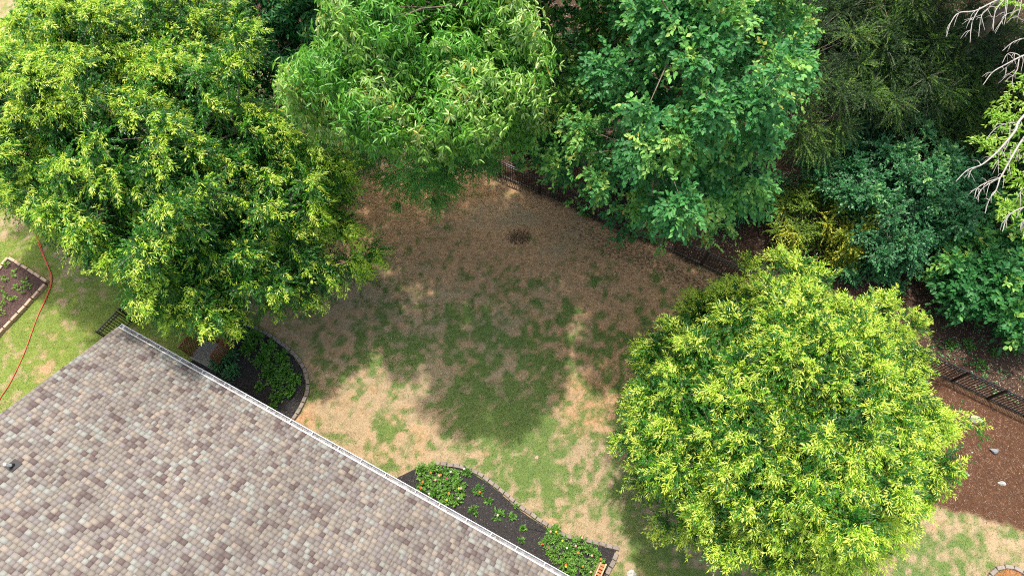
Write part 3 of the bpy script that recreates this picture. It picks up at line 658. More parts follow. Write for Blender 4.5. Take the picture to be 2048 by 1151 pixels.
# ------------------------------------------------------------------ the trees
TOT = 0
def T(*a, **k):
    global TOT
    r, n = tree(*a, **k); TOT += n; return r
O_LEFT = [(-200, -200), (480, -200), (500, 60), (540, 110), (470, 160), (520, 190), (560, 240), (650, 290), (705, 330), (690, 370), (740, 410), (785, 500), (740, 550), (700, 590), (620, 605), (540, 590), (500, 640), (420, 670), (400, 705), (345, 655), (300, 625), (262, 600), (235, 560), (185, 520), (130, 470), (70, 430), (20, 400), (-200, 330)]
T('willow_oak', 'large tree of narrow yellow-green leaves filling the upper left, overhanging the roof corner', 'tree', (*P(270, 270, 6)[:2], 5.2), (7.6, 7.0, 4.3), (*P(470, 520)[:2], 0), M['willow'], 'spray', 840, 66, outline=O_LEFT, rsub=.64, jitter=.15, inner=.6,
  base_t=.29, young=.05, chains=13, even=.4, yw=lambda p, q: np.clip(1.5-.0016*p-.0016*q, .45, 1.5), trunk_r=.28, seed=1, m=26, Ls=.62, ll=.122, lw=.028, yfield=1.1, ythr=.47,
  extra=[(440, 560, 3.9, .9), (500, 520, 4.0, 1.0), (580, 560, 4, .8), (640, 540, 4, .8), (700, 520, 4, .8), (735, 500, 4, .6), (400, 620, 4.0, .8), (345, 590, 4.2, .7), (300, 545, 4.2, .8), (255, 520, 4.2, .7), (520, 450, 5, 1.0), (600, 450, 5, .9), (680, 450, 4.5, .7), (500, 250, 8, .9), (560, 270, 7.5, .8), (620, 300, 7, .8), (660, 330, 6.5, .7), (480, 80, 10, .7), (450, 140, 9.5, .8), (120, 440, 6, .8), (60, 400, 6, .6), (180, 490, 5.5, .8), (450, 620, 4.2, .7), (540, 600, 4, .5), (610, 590, 3.8, .5)])
O_R = [(1545, 495), (1640, 510), (1720, 540), (1800, 590), (1835, 680), (1890, 760), (1900, 850), (1935, 850), (1925, 900), (1870, 990), (1800, 1060), (1770, 1100), (1690, 1140), (1560, 1150), (1430, 1100), (1330, 1060), (1280, 1000), (1225, 900), (1230, 800), (1260, 720), (1330, 640), (1400, 590), (1420, 530), (1480, 540)]
T('willow_oak', 'round bright yellow-green tree standing on the lawn at right, inside the fence', 'tree', (*P(1553, 842, 4.8)[:2], 4.8), (4.15, 4.1, 3.7), (*P(1470, 905)[:2], 0), M['willow'], 'spray', 640, 58, outline=O_R, rsub=.5, jitter=.13, inner=.6,
  base_t=.25, young=.04, chains=12, even=.7, ytint=.9, yw=lambda p, q: np.clip(.45+(p-1300)/450, .4, 1.5), trunk_r=.2, seed=2, m=26, Ls=.55, ll=.118, lw=.027, yfield=.9, ythr=.40, droop=.12,
  extra=[(1910, 840, 3.5, .35), (1950, 850, 3.2, .25), (1560, 535, 5, .4), (1500, 545, 4.5, .4), (1815, 650, 5, .45), (1275, 800, 3.6, .5), (1262, 880, 3.4, .5), (1310, 720, 4, .5), (1300, 960, 3.2, .5), (1340, 1040, 3, .5)])
O_M = [(560, 190), (575, 130), (640, 90), (660, 20), (640, -120), (1060, -120), (1070, 60), (1110, 150), (1105, 215), (1075, 280), (1010, 300), (940, 300), (850, 320), (740, 290), (670, 270), (620, 240)]
T('hickory', 'tall tree with drooping fingered light green leaves at the top centre left', 'tree', (*P(840, 110, 11)[:2], 10.4), (4.3, 4.2, 4.4), (*P(880, 330)[:2], 0), M['hickory'], 'umbrella', 330, 70, outline=O_M, rsub=.8,
  base_t=.56, young=.75, trunk_r=.24, seed=3, m=7, Ls=.45, ll=.195, lw=.044, yfield=1.0, ythr=.5, droop=.8,
  extra=[(600, 170, 9.5, .65), (650, 120, 10.5, .7), (590, 200, 9, .55), (1080, 200, 9.5, .6), (1060, 120, 11, .7), (1000, 270, 9, .6), (700, 250, 8.5, .7), (800, 270, 8.5, .7), (900, 280, 8.5, .65), (680, 60, 12, .65)])
O_U = [(560, 170), (700, 200), (1000, 250), (1010, 330), (960, 360), (920, 400), (860, 425), (800, 400), (770, 380), (730, 340), (680, 300), (600, 260)]
T('understory_oak', 'low mid-green small-leaved tree hanging over the dirt under the fingered tree', 'tree', (*P(830, 290, 4)[:2], 4.0), (4.2, 3.0, 2.6), (*P(870, 330)[:2], 0), M['green'], 'spray', 180, 60, outline=O_U, rsub=.65,
  base_t=.6, young=.4, chains=4, ytint=.7, trunk_r=.12, seed=4, m=22, Ls=.5, ll=.085, lw=.026, ythr=.52, inner=.4,
  extra=[(780, 350, 3.2, .6), (830, 370, 3, .6), (880, 385, 2.8, .5), (900, 360, 3, .6), (950, 330, 3.4, .6), (980, 330, 3.3, .4), (740, 320, 3.6, .6), (800, 400, 2.6, .35), (620, 220, 5, .6), (590, 190, 5.4, .5)])
O_B = [(1120, -200), (1640, -200), (1635, 40), (1600, 90), (1630, 170), (1600, 230), (1560, 270), (1560, 330), (1555, 420), (1480, 440), (1440, 490), (1370, 490), (1340, 450), (1260, 470), (1200, 420), (1130, 380), (1060, 350), (1040, 300), (1090, 260), (1120, 150), (1180, 90), (1130, 30)]
T('broadleaf_tree', 'big tree with large oval green leaves leaning over the back fence, top centre', 'tree', (*P(1390, 130, 10.5)[:2], 9.4), (4.4, 4.9, 5.6), (*P(1390, 330)[:2], 0), M['broad'], 'broadspray', 330, 40, outline=O_B, inner=.2, jitter=.24, rsub=.85,
  base_t=.52, young=.7, trunk_r=.25, seed=5, m=10, Ls=.5, ll=.19, lw=.088, yfield=1.6, ythr=.5, droop=.3,
  extra=[(1400, 450, 4, .8), (1370, 440, 4, .6), (1450, 440, 4.2, .7), (1500, 400, 5, .8), (1530, 350, 5.5, .7), (1250, 440, 3, .6), (1300, 400, 3.6, .8), (1200, 380, 3, .8), (1130, 340, 3, .8), (1090, 310, 3, .7), (1200, 300, 4, .9), (1230, 470, 2, .45), (1160, 395, 2, .5), (1110, 360, 2, .5), (1290, 455, 2.4, .6), (1330, 480, 2.6, .5), (1060, 320, 2.5, .5), (1150, 360, 2.6, .6), (1230, 420, 3, .7), (1600, 170, 7, .6), (1610, 60, 8, .6), (1560, 240, 6.5, .7), (1420, 470, 3.8, .5)])
O_D = [(1040, 90), (1200, 60), (1260, 150), (1260, 340), (1100, 350), (1040, 250)]
T('broadleaf_tree', 'dark shaded large-leaved tree between the fingered tree and the big oval-leaved one', 'tree', (*P(1150, 180, 4)[:2], 4.0), (3.2, 3.4, 2.8), (*P(1140, 260)[:2], 0), M['broad'], 'broadspray', 80, 26, outline=O_D, rsub=.8,
  base_t=.3, young=.2, trunk_r=.14, seed=6, m=10, Ls=.6, ll=.25, lw=.115, ythr=.6, droop=.3)
T('broadleaf_tree', 'dark large-leaved tree in the gap between the two left crowns', 'tree', (*P(570, 70, 4)[:2], 4.0), (3.4, 3.4, 3.2), (*P(600, 170)[:2], 0), M['broad'], 'umbrella', 90, 30, rsub=.8,
  base_t=.25, young=.1, trunk_r=.16, seed=7, m=7, Ls=.5, ll=.25, lw=.085, ythr=.6, droop=.7)
T('broadleaf_tree', 'pale green large-leaved crown at the top edge behind the oval-leaved tree', 'tree', (*P(1080, -70, 10)[:2], 9.5), (3.4, 2.8, 3.4), (*P(1090, 60)[:2], 0), M['broad'], 'broadspray', 80, 26, rsub=.8,
  base_t=.55, young=.6, trunk_r=.16, seed=8, m=10, Ls=.55, ll=.25, lw=.115, droop=.3)
for i, (a, b_, z, r, sd, lb) in enumerate([(1640, 110, 5.5, 3.4, 20, 'dark olive cedar directly right of the oval-leaved tree'), (1800, 40, 6, 3.2, 21, 'feathery dark cedar at the top edge left of the pale bare branches'), (1850, 140, 4, 2.6, 22, 'brownish thin cedar above the dense green shrub'), (1990, 150, 4, 3.2, 23, 'shaded cedar behind the pale bare branches'), (1985, 300, 2.5, 2.0, 24, 'low cedar between the dense shrub and the right edge')]):
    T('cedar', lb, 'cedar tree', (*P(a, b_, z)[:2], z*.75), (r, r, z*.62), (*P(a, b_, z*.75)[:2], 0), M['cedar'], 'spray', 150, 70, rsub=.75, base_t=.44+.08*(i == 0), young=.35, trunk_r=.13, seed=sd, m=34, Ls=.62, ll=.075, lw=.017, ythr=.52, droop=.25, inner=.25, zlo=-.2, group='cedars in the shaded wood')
T('shrub', 'wide dense dark green shrub of small leaves in the shaded wood', 'shrub', (*P(1760, 360, 2.2)[:2], 1.5), (5.0, 3.9, 2.6), (*P(1760, 360)[:2], 0), M['shrub'], 'spray', 260, 40, rsub=.6, base_t=.42, young=.4, trunk_r=.07, seed=30, m=15, Ls=.45, ll=.135, lw=.06, droop=.25, zlo=-.05, ythr=.55,
  outline=[(1600, 300), (1640, 210), (1700, 190), (1850, 190), (1970, 280), (1980, 420), (1900, 520), (1740, 560), (1690, 440), (1600, 370)])
T('shrub', 'small yellow-flecked shrub left of the round tree top', 'shrub', (*P(1645, 435, 1.4)[:2], 1.0), (2.5, 1.9, 1.7), (*P(1640, 440)[:2], 0), M['yshrub'], 'spray', 70, 34, rsub=.45, base_t=.5, young=.5, trunk_r=.05, seed=31, m=16, Ls=.4, ll=.085, lw=.045, droop=.25, zlo=-.05, ythr=.5)
T('shrub', 'green shrub behind the top of the round tree', 'shrub', (*P(1760, 500, .8)[:2], .5), (1.9, 1.2, 1.2), (*P(1760, 510)[:2], 0), M['shrub'], 'spray', 50, 34, rsub=.45, base_t=.6, young=.4, trunk_r=.05, seed=32, m=16, Ls=.4, ll=.11, lw=.05, droop=.25, zlo=-.05)
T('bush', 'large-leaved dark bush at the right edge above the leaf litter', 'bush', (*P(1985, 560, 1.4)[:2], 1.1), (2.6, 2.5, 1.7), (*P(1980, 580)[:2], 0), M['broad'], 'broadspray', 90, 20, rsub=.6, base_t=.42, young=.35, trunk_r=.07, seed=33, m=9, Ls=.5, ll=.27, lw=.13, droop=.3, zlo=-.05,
  outline=[(1855, 540), (1870, 480), (1930, 430), (2200, 400), (2200, 740), (2050, 700), (1990, 650), (1910, 640)])
T('bush', 'second dark large-leaved bush higher at the right edge', 'bush', (*P(2040, 440, 2)[:2], 1.4), (2.2, 2.2, 1.8), (*P(2040, 470)[:2], 0), M['broad'], 'broadspray', 60, 20, rsub=.6, base_t=.3, young=.1, trunk_r=.07, seed=34, m=10, Ls=.5, ll=.2, lw=.09, droop=.3, zlo=-.05)
for i, (a, b_, lb) in enumerate([(1470, 380, 'dark shrub under the right side of the oval-leaved tree behind the fence'), (1270, 330, 'dark shrub under the middle of the oval-leaved tree behind the fence'), (1110, 235, 'dark shrub in the gap behind the start of the visible fence')]):
    T('shrub', lb, 'shrub', (*P(a, b_, .9)[:2], .7), (1.9, 1.3, 1.3), (*P(a, b_)[:2], 0), M['shrub'], 'spray', 70, 34, rsub=.5, base_t=.4, young=.2, trunk_r=.05, seed=50+i, m=14, Ls=.4, ll=.12, lw=.055, droop=.25, zlo=-.05, twigs=0)
# trees above the picture shade the wood; last three added to shade dirt, bushes
for i, (x_, y_, z_, r_) in enumerate([(17.5, 23.0, 13.5, 4.0), (23, 17.5, 12.5, 4.6), (12.5, 27, 13.5, 4.2), (-6.5, 20.5, 14.3, 3.0), (0, 18, 14.6, 2.4), (17.5, 18.5, 14.3, 2.2)]):
    T('tall_tree', ['tall tree rising out of frame above the cedars', 'tall tree rising out of frame beyond the pale bare branches', 'tall tree rising out of frame behind the oval-leaved tree', 'tall narrow tree out of frame behind the fingered tree, added to shade the dirt', 'tall narrow tree out of frame between the two top middle crowns, added to shade the dirt', 'tall tree out of frame, added to shade the right bushes'][i], 'tree', (x_, y_, z_), (r_, r_, 3.2 if i < 3 else 1.8), (x_, y_+.5, 0), M['green'], 'umbrella', 90 if i < 3 else 40, 22 if i < 3 else 9, rsub=1.1, seed=40+i, m=6, Ls=.6, ll=.34, lw=.16, zlo=-.8, cullfar=0, twigs=0, trunk_r=.25)
# ------------------------------------------------------------------ half-dead tree at the right edge: bare bleached branches over bright leaves
rng = np.random.default_rng(77)
bt_ = tag(empty('bare_branched_tree', (21.0, 14.5, 0)), 'tall half-dead tree at the right edge with bleached bare twigs and bright leaves', 'tree')
ZB = 13.0
def br(mb, pts, r, r2, z0=ZB, dz=0.0):
    n = len(pts); mb.tube(curve([P(a, b_, z0+dz*i/(n-1)) for i, (a, b_) in enumerate(pts)], 6), r, 6, r2=r2)
mb = MB()
BR = [([(2060, -30), (1985, 5), (1950, 22), (1918, 26), (1902, 45), (1892, 74)], .034, .010), ([(1960, 15), (1946, 40), (1942, 60), (1940, 86)], .018, .008), ([(2010, -8), (1975, 18), (1962, 36), (1957, 74)], .02, .008), ([(1976, 18), (1962, 30), (1945, 36), (1928, 40)], .014, .006),
      ([(2020, -12), (1995, 15), (1988, 35), (1986, 62)], .026, .012), ([(2012, 0), (2010, 25), (2005, 40), (2002, 46)], .014, .008), ([(2016, -10), (2012, 30), (2008, 50)], .014, .007), ([(2040, -5), (2025, 25), (2012, 40)], .012, .006), ([(2044, -10), (2040, 20), (2036, 34), (2048, 42)], .016, .009),
      ([(2075, 70), (2048, 77), (2025, 85), (2005, 102)], .022, .008), ([(2080, 100), (2045, 112), (2010, 130), (1985, 145), (1966, 170)], .034, .010), ([(2040, 112), (2030, 107), (2015, 108), (2004, 127)], .016, .008), ([(2025, 124), (2012, 135), (1998, 147)], .014, .006), ([(2038, 118), (2034, 140), (2026, 152), (2024, 174)], .018, .008), ([(2030, 140), (2018, 148), (2006, 158)], .010, .006),
      ([(2090, 190), (2040, 240), (2030, 262), (2000, 298), (1982, 315), (1962, 330), (1935, 340), (1912, 362)], .045, .010), ([(1962, 331), (1945, 338), (1928, 356)], .014, .007), ([(2030, 245), (2010, 248), (1990, 258), (1972, 278)], .016, .008), ([(2020, 250), (2018, 280), (2005, 310)], .012, .006), ([(1995, 300), (1997, 320), (1985, 348)], .012, .006),
      ([(2090, 230), (2048, 275), (2020, 320), (2005, 348), (1998, 356), (1975, 364), (1955, 376), (1949, 394)], .038, .010), ([(1998, 357), (1980, 366), (1962, 380), (1955, 400)], .014, .008), ([(2000, 355), (1992, 380), (1978, 400), (1970, 427)], .022, .010), ([(2022, 300), (2018, 330), (2024, 360)], .012, .006), ([(2030, 285), (2040, 310), (2052, 325)], .012, .006),
      ([(2080, 405), (2048, 414), (2025, 425), (2012, 440), (2005, 463)], .024, .009), ([(2070, 420), (2048, 440), (2042, 466)], .018, .008), ([(2060, 360), (2040, 385), (2032, 405)], .012, .006)]
main = P(2160, 200, 12)
for p_, r_, r2_ in BR: br(mb, p_, r_*.72, r2_*.75, ZB, rng.uniform(-.5, .1))
for p_, r_, r2_ in BR:
    for q_ in p_[1:-1]:
        for _ in range(2):
            a_ = rng.uniform(.5*pi, 1.0*pi)+rng.normal(0, .5); L_ = rng.uniform(8, 26); m_ = (q_[0]+cos(a_)*L_*.5+rng.normal(0, 2), q_[1]+sin(a_)*L_*.5-1)
            br(mb, [q_, m_, (q_[0]+cos(a_)*L_, q_[1]+sin(a_)*L_+L_*.25)], .008, .003, ZB, rng.uniform(-.3, .2))
mb.build('bare_branch', M['pale'], bt_, smooth=True)
tk = MB(); tk.tube(curve([(21.0, 14.5, -.2), (20.6, 14.0, 5), (20, 13.2, 9), P(2200, 180, 12.6)], 5), .3, 10, r2=.12)
for q in ((2060, -30), (2080, 100), (2090, 190), (2090, 230), (2080, 405), (2040, -20), (2060, 360), (2075, 70), (2070, 420)):
    tk.tube([P(2200, 180, 12.6), (P(2200, 180, 12.6)+P(*q, ZB))/2+np.array([0, 0, .15]), P(*q, ZB)], .08, 6, r2=.04)
tk.build('trunk', M['pale'], bt_, smooth=True)
cl = np.array([P(a+rng.normal(0, 5), b_+rng.normal(0, 5), ZB-.7) for a, b_, c_ in [(2020, 185, 5), (2010, 200, 6), (1990, 220, 8), (2005, 235, 8), (2030, 225, 8), (2050, 150, 6), (2048, 170, 6), (1965, 280, 6), (1975, 290, 6), (1995, 275, 5), (2020, 265, 6), (2045, 260, 8), (2000, 320, 6), (2035, 340, 8), (2045, 360, 8), (2030, 300, 8), (2015, 400, 8), (2025, 412, 8), (2005, 410, 6), (2045, 395, 8), (2015, -2, 6), (2035, 8, 6), (2045, 440, 6), (2060, 300, 8), (2060, 200, 8), (2070, 380, 8)] for _ in range(c_)])
dd = unit(rng.normal(size=cl.shape)*np.array([1, 1, .4])+np.array([-.4, -.5, -.1]))
g1 = spray(cl, dd, rng.uniform(.2, .4, len(cl)), 11, .13, .038, rng.uniform(.25, .9, len(cl)), shape='ovate', droop=.3, up=.6)
link('crown', qmesh('crown', *g1[:2], face=g1[2]), M['bright'], bt_)
for ch in bt_.children: ch.location = (-21.0, -14.5, 0)

# ------------------------------------------------------------------ plants in the beds and weeds
rng = np.random.default_rng(9)
FC = dict(o=srgb(225, 105, 30), m=srgb(170, 25, 100), p=srgb(205, 150, 150), y=srgb(215, 170, 35), r=srgb(200, 50, 35), w=srgb(200, 190, 175))
def plant(name, label, cat_, px, py, r, h, mat, nsh=26, m=7, ll=.09, lw=.04, flowers='', group=None, z0=.06, bt=.5, shape='ovate'):
    p = P(px, py); p[2] = z0; root = tag(empty(name, p), label, cat_, group)
    d = sph(nsh, .0); d[:, 2] *= .7; S0 = d*np.array([r, r, h])*rng.uniform(.15, .5, (nsh, 1)); S0[:, 2] = np.abs(S0[:, 2])+h*.15
    g = spray(S0, unit(d+np.array([0, 0, .35])), r*rng.uniform(.45, .8, nsh), m, ll, lw, np.clip(rng.normal(bt, .16, nsh), 0, 1), shape=shape, droop=.3, up=.6, ang=1.0)
    link('leaves', qmesh('leaves', *g[:2], face=g[2]), mat, root)
    st = MB()
    for q in range(5): e = S0[rng.integers(nsh)]; st.tube([(0, 0, -.03), e*.6+np.array([0, 0, .01]), e], .006, 4, r2=.003, cap=False)
    st.build('stem', M['bed'] if False else M['twig'], root)
    for ch in flowers:
        a = rng.uniform(0, 6.28); rr = r*rng.uniform(.1, .7); c = np.array([rr*cos(a), rr*sin(a), h*.95+.05]); np_ = 12
        V = []; F = []
        for ring, (R, dz) in enumerate(((.042, 0), (.026, .014))):
            for k_ in range(np_):
                t = k_*2*pi/np_+ring*.26; dv = np.array([cos(t), sin(t), 0]); sv = np.array([-sin(t), cos(t), 0]); b0 = len(V)
                V += [c+[0, 0, dz], c+dv*R*.6+sv*.012+[0, 0, dz+.006], c+dv*R+[0, 0, dz-.002], c+dv*R*.6-sv*.012+[0, 0, dz+.006]]; F.append((b0, b0+1, b0+2, b0+3))
        link('flower', qmesh('flower', np.array(V), np.array(F), col=np.tile(np.array(FC[ch]), (len(F), 1))), M['petal'], root)
    return root
for a, b_ in ((19, 531), (34, 549), (53, 562), (16, 559), (38, 574), (49, 584), (5, 582), (17, 594), (31, 600), (11, 611), (8, 628), (60, 575)):
    plant('seedling', 'small bright green seedling planted in the raised bed of brown mulch', 'seedling', a, b_, .17, .16, M['bright'], nsh=9, m=4, ll=.12, lw=.038, group='seedlings in the raised bed', z0=.12, bt=.35, shape='narrow')
for i, (a, b_, r) in enumerate([(482, 668, .4), (512, 676, .4), (540, 697, .4), (500, 700, .38), (528, 722, .42), (566, 716, .36), (572, 745, .4), (590, 760, .3), (556, 768, .38), (542, 745, .4), (520, 775, .2), (556, 797, .26), (460, 715, .45), (466, 745, .4), (438, 728, .4), (580, 785, .28), (548, 815, .18)]):
    dark = i in (12, 13, 14)
    plant('garden_shrub', 'darker feathery plant against the gutter in the shaded bed' if dark else 'bushy green plant in the curved shaded bed', 'plant', a, b_, r, .35, M['shrub'] if dark else M['bed'], nsh=int(150*r), m=8, ll=.10, lw=.036 if dark else .05,
          group='dark plants against the gutter' if dark else 'green plants crowding the curved shaded bed', bt=.45)
FN = dict(o='orange', m='magenta', p='pink', y='yellow', r='red', w='white')
def fl_label(f, where):
    return 'leafy plant with '+(' and '.join(FN[q] for q in dict.fromkeys(f))+(' flower' if len(f) == 1 else ' flowers') if f else 'no open flower')+' '+where
FLL = ['', 'o', 'op', 'o', 'p', 'm', 'y', 'w', 'oy', 'p', '', 'w', 'or', 'p']
for i, (a, b_, r) in enumerate([(845, 940, .3), (865, 938, .3), (885, 946, .3), (850, 962, .3), (872, 965, .3), (895, 970, .3), (918, 970, .28), (870, 985, .28), (893, 990, .3), (912, 1000, .26), (885, 1008, .22), (905, 950, .28), (842, 975, .2), (922, 985, .2)]):
    plant('flowering_plant', fl_label(FLL[i], 'in the left clump by the gutter'), 'flowering plant', a, b_, r, .32, M['bed'], nsh=34, m=7, ll=.085, lw=.038, flowers=FLL[i], group='flowering plants in the left clump', bt=.72)
FLR = ['p', 'mr', 'y', '', 'w', 'pp', 'o', 'p', 'oy', '', 'o', 'p', '', 'w', 'y', 'o']
for i, (a, b_, r) in enumerate([(1105, 1065, .26), (1092, 1085, .28), (1118, 1080, .3), (1108, 1105, .3), (1135, 1100, .32), (1160, 1085, .34), (1150, 1110, .32), (1178, 1098, .32), (1130, 1125, .3), (1188, 1115, .3), (1160, 1132, .3), (1185, 1140, .26), (1140, 1148, .3), (1170, 1160, .3), (1112, 1058, .2), (1200, 1126, .2)]):
    plant('flowering_plant', fl_label(FLR[i], 'in the right clump by the trellis'), 'flowering plant', a, b_, r, .34, M['bed'], nsh=36, m=7, ll=.085, lw=.034, flowers=FLR[i], group='flowering plants in the right clump', bt=.7)
for a, b_, r, fl, lb in ((932, 943, .22, 'w', 'small plant against the wavy edging, highest of the loose ones'), (957, 980, .26, 'o', 'orange-flowered plant just right of the left clump'), (978, 1001, .17, '', 'small round plant alone on black mulch, nearest the wavy edge'), (947, 1020, .22, '', 'thin dull green plant close to the gutter, below the left clump'),
                         (996, 1027, .26, 'w', 'middle-sized plant in the centre of the black mulch'), (1026, 1033, .17, '', 'small compact plant right of the centre of the black mulch'), (1046, 1056, .14, '', 'tiny pale sprig between the centre plants and the right clump'), (1032, 1012, .08, '', 'tiniest sprout under the wavy edging'), (1042, 1080, .13, '', 'weedy sprig near the gutter left of the right clump')):
    plant('flowering_plant', lb, 'plant', a, b_, r, .22, M['bed'], nsh=int(110*r), m=6, ll=.08, lw=.036, flowers=fl, group='loose plants in the flower bed', bt=.55)
for a, b_, r, lb in ((1172, 425, .35, 'bright green weed at the foot of the fence below the oval-leaved tree'), (1988, 706, .3, 'bright green weed in the leaf litter beyond the right fence'), (1885, 628, .22, 'small flat weed in the litter right of the round tree'), (1935, 690, .35, 'dark weeds thickening behind the right fence'), (1960, 730, .3, 'low weed patch touching the right fence'), (1900, 690, .3, 'weed nearest the round tree behind the fence'), (1262, 480, .2, 'little weed on the yard side of the fence'), (2030, 700, .3, 'weed at the right edge below the dark bush')):
    plant('weed', lb, 'weed', a, b_, r, .2, M['bed'], nsh=int(90*r), m=6, ll=.08, lw=.04, z0=.0, bt=.35)
# undergrowth on the forest floor
x, y, px, py = scatter(14000, (6, 26), (4, 27)); g, so2, wd_, rd_, li_ = ground_attr(px, py, x, y)
k = (wd_ > .75) & (rng.random(len(x)) < np.where((px > 1840) & (py > 600), .55*(fbm(x, y, .8, 51)>.47), .3)) & ~((px < 1850) & (py > 430)) ; x, y = x[k], y[k]; n = len(x)
g1 = spray(np.stack([x, y, 0*x+.02], -1), np.stack([rng.normal(0, .6, n), rng.normal(0, .6, n), 0*x+1], -1), rng.uniform(.1, .3, n), 9, .07, .035, rng.uniform(.2, .8, n), shape='ovate')
tag(link('undergrowth', qmesh('undergrowth', *g1[:2], face=g1[2]), M['shrub']), 'low green undergrowth on the shaded wood floor', 'undergrowth', kind='stuff')

# ------------------------------------------------------------------ hose, rocks, trellises, ring, bits
hz = .03
def hose(name, pts, r, label):
    mb = MB(); mb.tube(curve([P(a, b_, hz+.0) for a, b_ in pts], 10), r, 7); o_ = mb.build(name, M['hose'], None, smooth=True); tag(o_, label, 'hose')
hose('garden_hose', [(-30, 350), (0, 368), (22, 382), (50, 412), (64, 440), (70, 465), (80, 495), (92, 525), (101, 548), (101, 570), (90, 598), (72, 640), (48, 706), (20, 765), (-2, 800), (-20, 850)], .017, 'long orange-red garden hose snaking past the raised bed corner')
hose('garden_hose', [(-30, 362), (8, 362), (30, 376), (55, 392), (64, 410), (70, 440), (75, 468), (84, 500), (96, 532), (104, 556), (97, 585), (80, 622)], .014, 'thinner red hose lying beside the long hose near the left edge')
def rock(px, py, sx, sy, h, rz, mat, label, name='rock'):
    import bmesh
    bm = bmesh.new(); q = unit(rng.normal(size=(15, 3)))*rng.uniform(.8, 1.1, (15, 1))
    for v in q: bm.verts.new((v[0]*sx, v[1]*sy, max(v[2], -.25)*h))
    r_ = bmesh.ops.convex_hull(bm, input=bm.verts); bmesh.ops.delete(bm, geom=[g_ for g_ in r_['geom_interior'] if isinstance(g_, bmesh.types.BMVert)], context='VERTS')
    bmesh.ops.bevel(bm, geom=bm.edges[:], offset=min(sx, sy)*.08, segments=1, affect='EDGES')
    me = bpy.data.meshes.new(name); bm.to_mesh(me); bm.free(); o_ = link(name, me, mat); p = P(px, py); o_.location = (p[0], p[1], h*.2); o_.rotation_euler = (.15, .1, rz); tag(o_, label, 'rock'); return o_
rock(1950, 838, .34, .17, .14, -.4, M['palestone'], 'long pale rock under the stray oak shoots by the fence')
rock(1984, 901, .27, .15, .13, .25, M['stone'], 'grey wedge-shaped rock alone in the red pine straw')
rock(1930, 946, .19, .12, .10, -.35, M['palestone'], 'white rock in pine straw between the oak and the grey rock')
rock(2003, 966, .19, .11, .09, -.2, M['palestone'], 'cream rock lowest in the red pine straw')
rock(1944, 904, .05, .05, .04, 0, M['palestone'], 'pebble left of the grey wedge-shaped rock')
rock(1262, 1147, .22, .2, .12, .5, M['palestone'], 'pale grey stone in the grass at the bottom edge right of the trellis')
rock(1074, 914, .09, .09, .02, 0, M['tanblock'], 'small tan disc sunk in the green lawn')
for a, b_, s_, lb in ((878, 479, .03, 'white pebble on dirt left of the dug patch'), (1005, 484, .03, 'white pebble at the left side of the dug dirt patch'), (1035, 503, .03, 'white pebble below the dug dirt patch'), (1085, 516, .035, 'white pebble right below the dug dirt patch'), (1058, 542, .035, 'white pebble farther down the dirt slope'), (1218, 632, .03, 'white pebble among the tufts left of the round tree'), (936, 403, .03, 'white pebble near the hanging oak leaves')):
    rock(a, b_, s_, s_*.8, s_*.7, 0, M['palestone'], lb, 'pebble')
# dug patch of loose dirt
x = rng.normal(0, 1, 900)*.35; y = rng.normal(0, 1, 900)*.22; c = P(1038, 474); k = (x/.6)**2+(y/.42)**2 < 1; x, y = x[k]+c[0], y[k]+c[1]; n = len(x)
build_strips('dirt_clods', x, y, ground_z(x, y)+.004, rng.uniform(.02, .07, n), rng.uniform(.02, .05, n), rng.uniform(0, 6.28, n), rng.uniform(-.2, .5, n), M['litter'], col=np.array([(.11, .055, .03)])*rng.uniform(.5, 1.3, (n, 1)))
tag(bpy.data.objects['dirt_clods'], 'dark loose clods on the dug patch of dirt', 'dirt', kind='stuff')
def lattice(name, label, a, dirv, ln, h, fmat, smat, fold=None):
    """upright crossed-slat panel from point a along dirv"""
    root = tag(empty(name, (a[0], a[1], 0)), label, 'trellis'); d = unit(np.array([dirv[0], dirv[1], 0.0])); nrm_ = np.array([-d[1], d[0], 0])
    fr = MB()
    for s_ in (0, ln): fr.box(d*s_+np.array([0, 0, h/2]), (.045, .045, h), ax=d)
    for z in (.08, h-.02): fr.box(d*ln/2+np.array([0, 0, z]), (ln-.045, .04, .045), ax=d)
    fr.build('frame', fmat, root); sl_ = MB(); st = .14; k0 = int((ln+h)/st)
    for sg in (1, -1):
        for i in range(k0+1):
            s0 = i*st-h if sg > 0 else i*st; A = [(s0, .08), (s0+sg*h, h)]
            (x0, z0), (x1, z1) = A; 
            if x0 > x1: x0, z0, x1, z1 = x1, z1, x0, z0
            t0 = max(0, (0-x0)/(x1-x0)); t1 = min(1, (ln-x0)/(x1-x0))
            if t1 <= t0: continue
            pa = d*(x0+(x1-x0)*t0)+np.array([0, 0, z0+(z1-z0)*t0])+nrm_*.006*sg; pb = d*(x0+(x1-x0)*t1)+np.array([0, 0, z0+(z1-z0)*t1])+nrm_*.006*sg
            if np.linalg.norm(pb-pa) > .05: sl_.box((pa+pb)/2, (np.linalg.norm(pb-pa), .03, .009), ax=pb-pa, up=nrm_)
    sl_.build('slats', smat, root); return root
qo = -qv
a1 = P(357, 694, 1.2); lattice('lattice_screen', 'brown wooden lattice panel beside the gutter, farther from the bed', a1, qo, .75, 1.2, M['darkwood'], M['darkwood'])
a2 = P(419, 712, 1.2); lattice('lattice_screen', 'brown wooden lattice panel standing at the edge of the shaded bed', a2, qo, .85, 1.2, M['darkwood'], M['darkwood'])
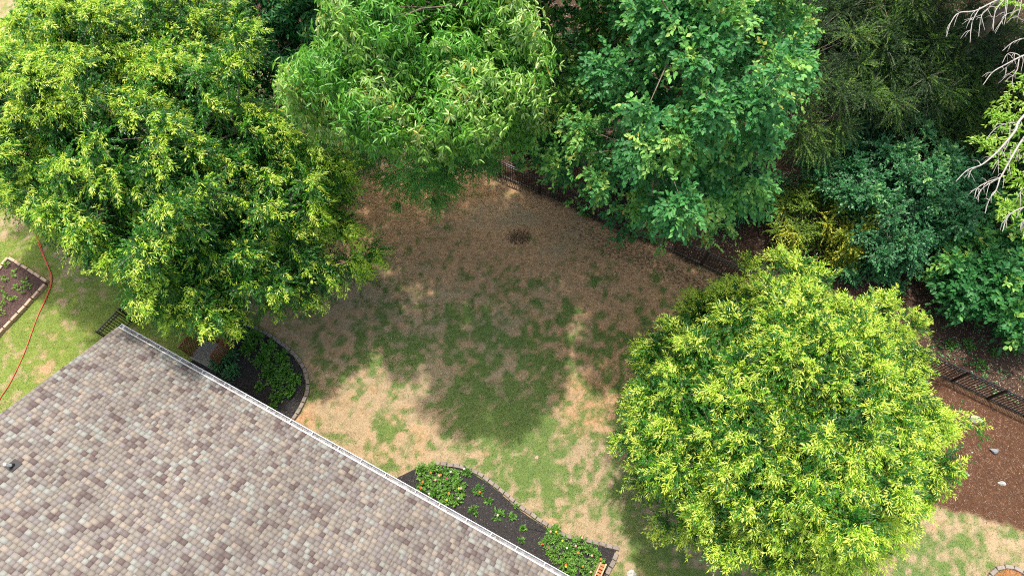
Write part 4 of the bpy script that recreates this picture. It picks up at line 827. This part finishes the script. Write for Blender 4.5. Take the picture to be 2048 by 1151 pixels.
a3 = a1+qo*.78; lattice('lattice_screen', 'brown lattice panel joining the two others parallel to the gutter', a3, (a2+qo*.88-a3), np.linalg.norm((a2+qo*.88-a3)[:2]), 1.15, M['darkwood'], M['darkwood'])
pad = MB(); pc = (a1+a2)/2+qo*.3; pad.box((pc[0], pc[1], .04), (1.3, 1.0, .12), ax=ev, bev=.01); tag(pad.build('concrete_pad', M['concrete']), 'pale concrete pad inside the brown lattice panels', 'pad')
a4 = P(1212, 1128, 1.1); a5 = a4-qo*1.3
r_ = lattice('trellis', 'orange-stained wooden trellis at the right end of the flower bed', a5, qo, 1.3, 1.1, M['palewood'], M['wood'])
a6 = a5+ev*(-.16); rb = MB()
for i in range(12): rb.box(qo*(i*.11+.03)+(-ev)*.085+np.array([0, 0, 1.0]), (.07, .15, .02), ax=qo)
rb.build('top_slats', M['wood'], r_)
rb = MB(); rb.box(qo*.65-ev*.17+np.array([0, 0, .5]), (1.3, .03, 1.02), ax=qo); rb.build('side_board', M['palewood'], r_)
# ring of blocks round orange straw at the lower right corner
cx, cy = P(2025, 1185)[:2]; R = .85
for i in range(17):
    t = i*2*pi/17; mb = MB(); mb.box((0, 0, .05), (.28, .13, .14), bev=.012); o_ = mb.build('ring_block', M['block']); o_.location = (cx+R*cos(t), cy+R*sin(t), 0); o_.rotation_euler = (0, 0, t+pi/2+rng.normal(0, .06))
    tag(o_, 'paver block in the ring at the lower right corner', 'paver block', 'paver blocks in the ring at the lower right corner')
n = 5000; t = rng.uniform(0, 6.28, n); rr = (R-.08)*np.sqrt(rng.random(n)); x, y = cx+rr*np.cos(t), cy+rr*np.sin(t)
build_strips('ring_straw', x, y, .03+rng.uniform(0, .05, n), rng.uniform(.08, .18, n), rng.uniform(.004, .008, n), rng.uniform(0, 6.28, n), rng.uniform(-.1, .3, n), M['litter'], col=np.array([(.42, .17, .06)])*rng.uniform(.5, 1.4, (n, 1)))
tag(bpy.data.objects['ring_straw'], 'bright orange pine straw inside the ring of blocks', 'pine straw', kind='stuff')
print('leaf quads', TOT, 'objects', len(C.objects))
